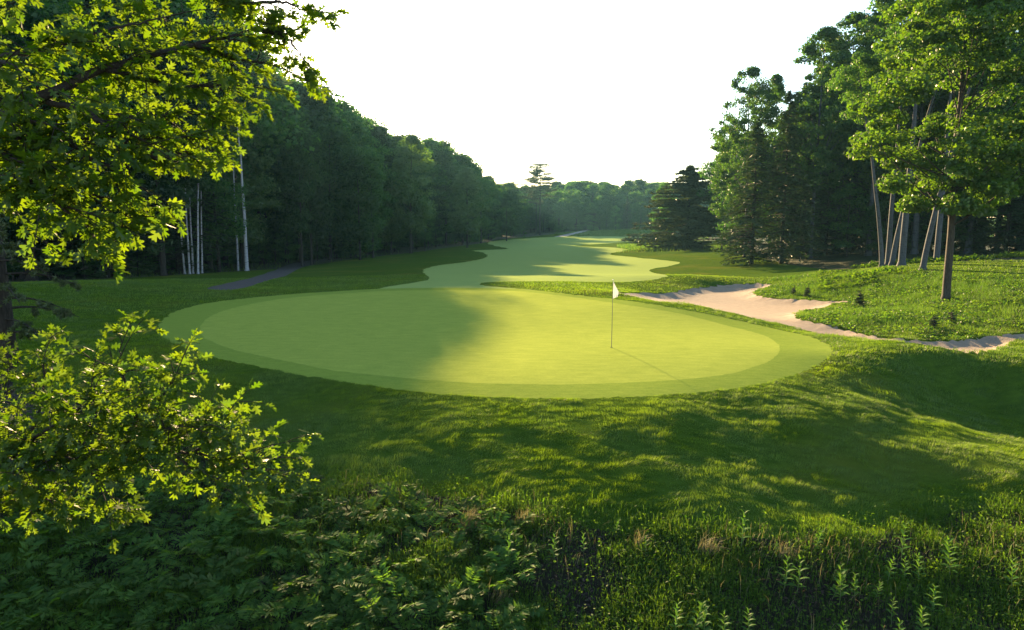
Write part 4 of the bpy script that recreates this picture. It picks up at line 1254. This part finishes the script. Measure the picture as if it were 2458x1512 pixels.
# limp cloth hanging in folds from the top of the pole
nu, nv = 16, 22
U, Vv = np.meshgrid(np.linspace(0, 1, nu), np.linspace(0, 1, nv))
hang = .56
wid = .07 + .11 * np.sin(np.clip(Vv * 1.1, 0, 1) * math.pi * .62) * (1 - .35 * Vv ** 3)
X = .012 + U * wid
Yf = (.035 * np.sin(U * 9 + Vv * 2.2) + .02 * np.sin(U * 17 - Vv * 3)) * U ** .6
Z = hp - .02 - hang * (Vv * (1 - .10 * U) + .30 * U * (1 - Vv) * .9)
mb = MB()
Vt = np.stack([X, Yf, Z], -1).reshape(-1, 3)
i = (np.arange(nv - 1)[:, None] * nu + np.arange(nu - 1)[None]).ravel()
mb.add(Vt, np.stack([i, i + 1, i + nu + 1, i + nu], -1))
fm = leaf_mat('flag_cloth', (.75, .75, .74), (.78, .78, .77), (1, .98, .95), .4, .02, .5, 0)
fo_ = mb.build('flag', fm, fl, True)
sm = fo_.modifiers.new('thickness', 'SOLIDIFY'); sm.thickness = .002
tag(fl, 'thin flagstick with a limp white flag standing in the putting green', 'flagstick')

# ------------------------------------------------------------------ light, sky, camera
hb = MB()
x0, x1, y0, y1, z0, z1 = -420., 420., -40., 640., -9., 46.
hb.add([(x0, y0, z0), (x1, y0, z0), (x1, y1, z0), (x0, y1, z0), (x0, y0, z1), (x1, y0, z1), (x1, y1, z1), (x0, y1, z1)],
       [[0, 3, 2, 1], [4, 5, 6, 7], [0, 1, 5, 4], [1, 2, 6, 5], [2, 3, 7, 6], [3, 0, 4, 7]])
hm, hnt, hout = newmat('haze_air')
pv = node(hnt, 'ShaderNodeVolumePrincipled'); pv.inputs['Color'].default_value = (.13, .30, .42, 1); pv.inputs['Density'].default_value = .00022; pv.inputs['Anisotropy'].default_value = .35
hnt.links.new(pv.outputs[0], hout.inputs['Volume'])
tag(hb.build('haze', hm), 'thin bluish morning haze over the course', 'haze', None, 'stuff')
w = D.worlds.new('World'); scene.world = w; w.use_nodes = True
nt = w.node_tree
sk = nt.nodes.new('ShaderNodeTexSky'); sk.sky_type = 'NISHITA'; sk.sun_disc = False
sk.sun_elevation = SUN_EL; sk.sun_rotation = SUN_AZ; sk.air_density = 1.; sk.dust_density = .4; sk.ozone_density = 1.
nt.links.new(sk.outputs[0], nt.nodes['Background'].inputs[0]); nt.nodes['Background'].inputs[1].default_value = .07
sl = D.lights.new('sun', 'SUN'); sl.energy = 5.; sl.angle = math.radians(.55); sl.color = (1, .70, .36)
so = D.objects.new('sun', sl); COL.objects.link(so)
so.rotation_euler = Vector(SUN).to_track_quat('Z', 'Y').to_euler(); so.location = (-20, 60, 40)
cd = D.cameras.new('camera'); cd.sensor_width = 36; cd.lens = 36 * FPX / 2458; cd.clip_end = 9000; cd.clip_start = .05
co = D.objects.new('camera', cd); COL.objects.link(co); co.location = (0, 0, CAM_Z); co.rotation_euler = (math.pi / 2 - PITCH, 0, 0)
scene.camera = co
scene.view_settings.view_transform = 'Standard'; scene.view_settings.look = 'None'
scene.view_settings.exposure = 2.72; scene.view_settings.gamma = 1
scene.render.engine = 'CYCLES'
c = scene.cycles
c.use_denoising = True; c.use_adaptive_sampling = False; c.sample_clamp_direct = 3.; c.max_bounces = 6; c.diffuse_bounces = 3; c.glossy_bounces = 2; c.transmission_bounces = 4; c.transparent_max_bounces = 4
c.sample_clamp_indirect = 2.; c.caustics_reflective = False; c.caustics_refractive = False
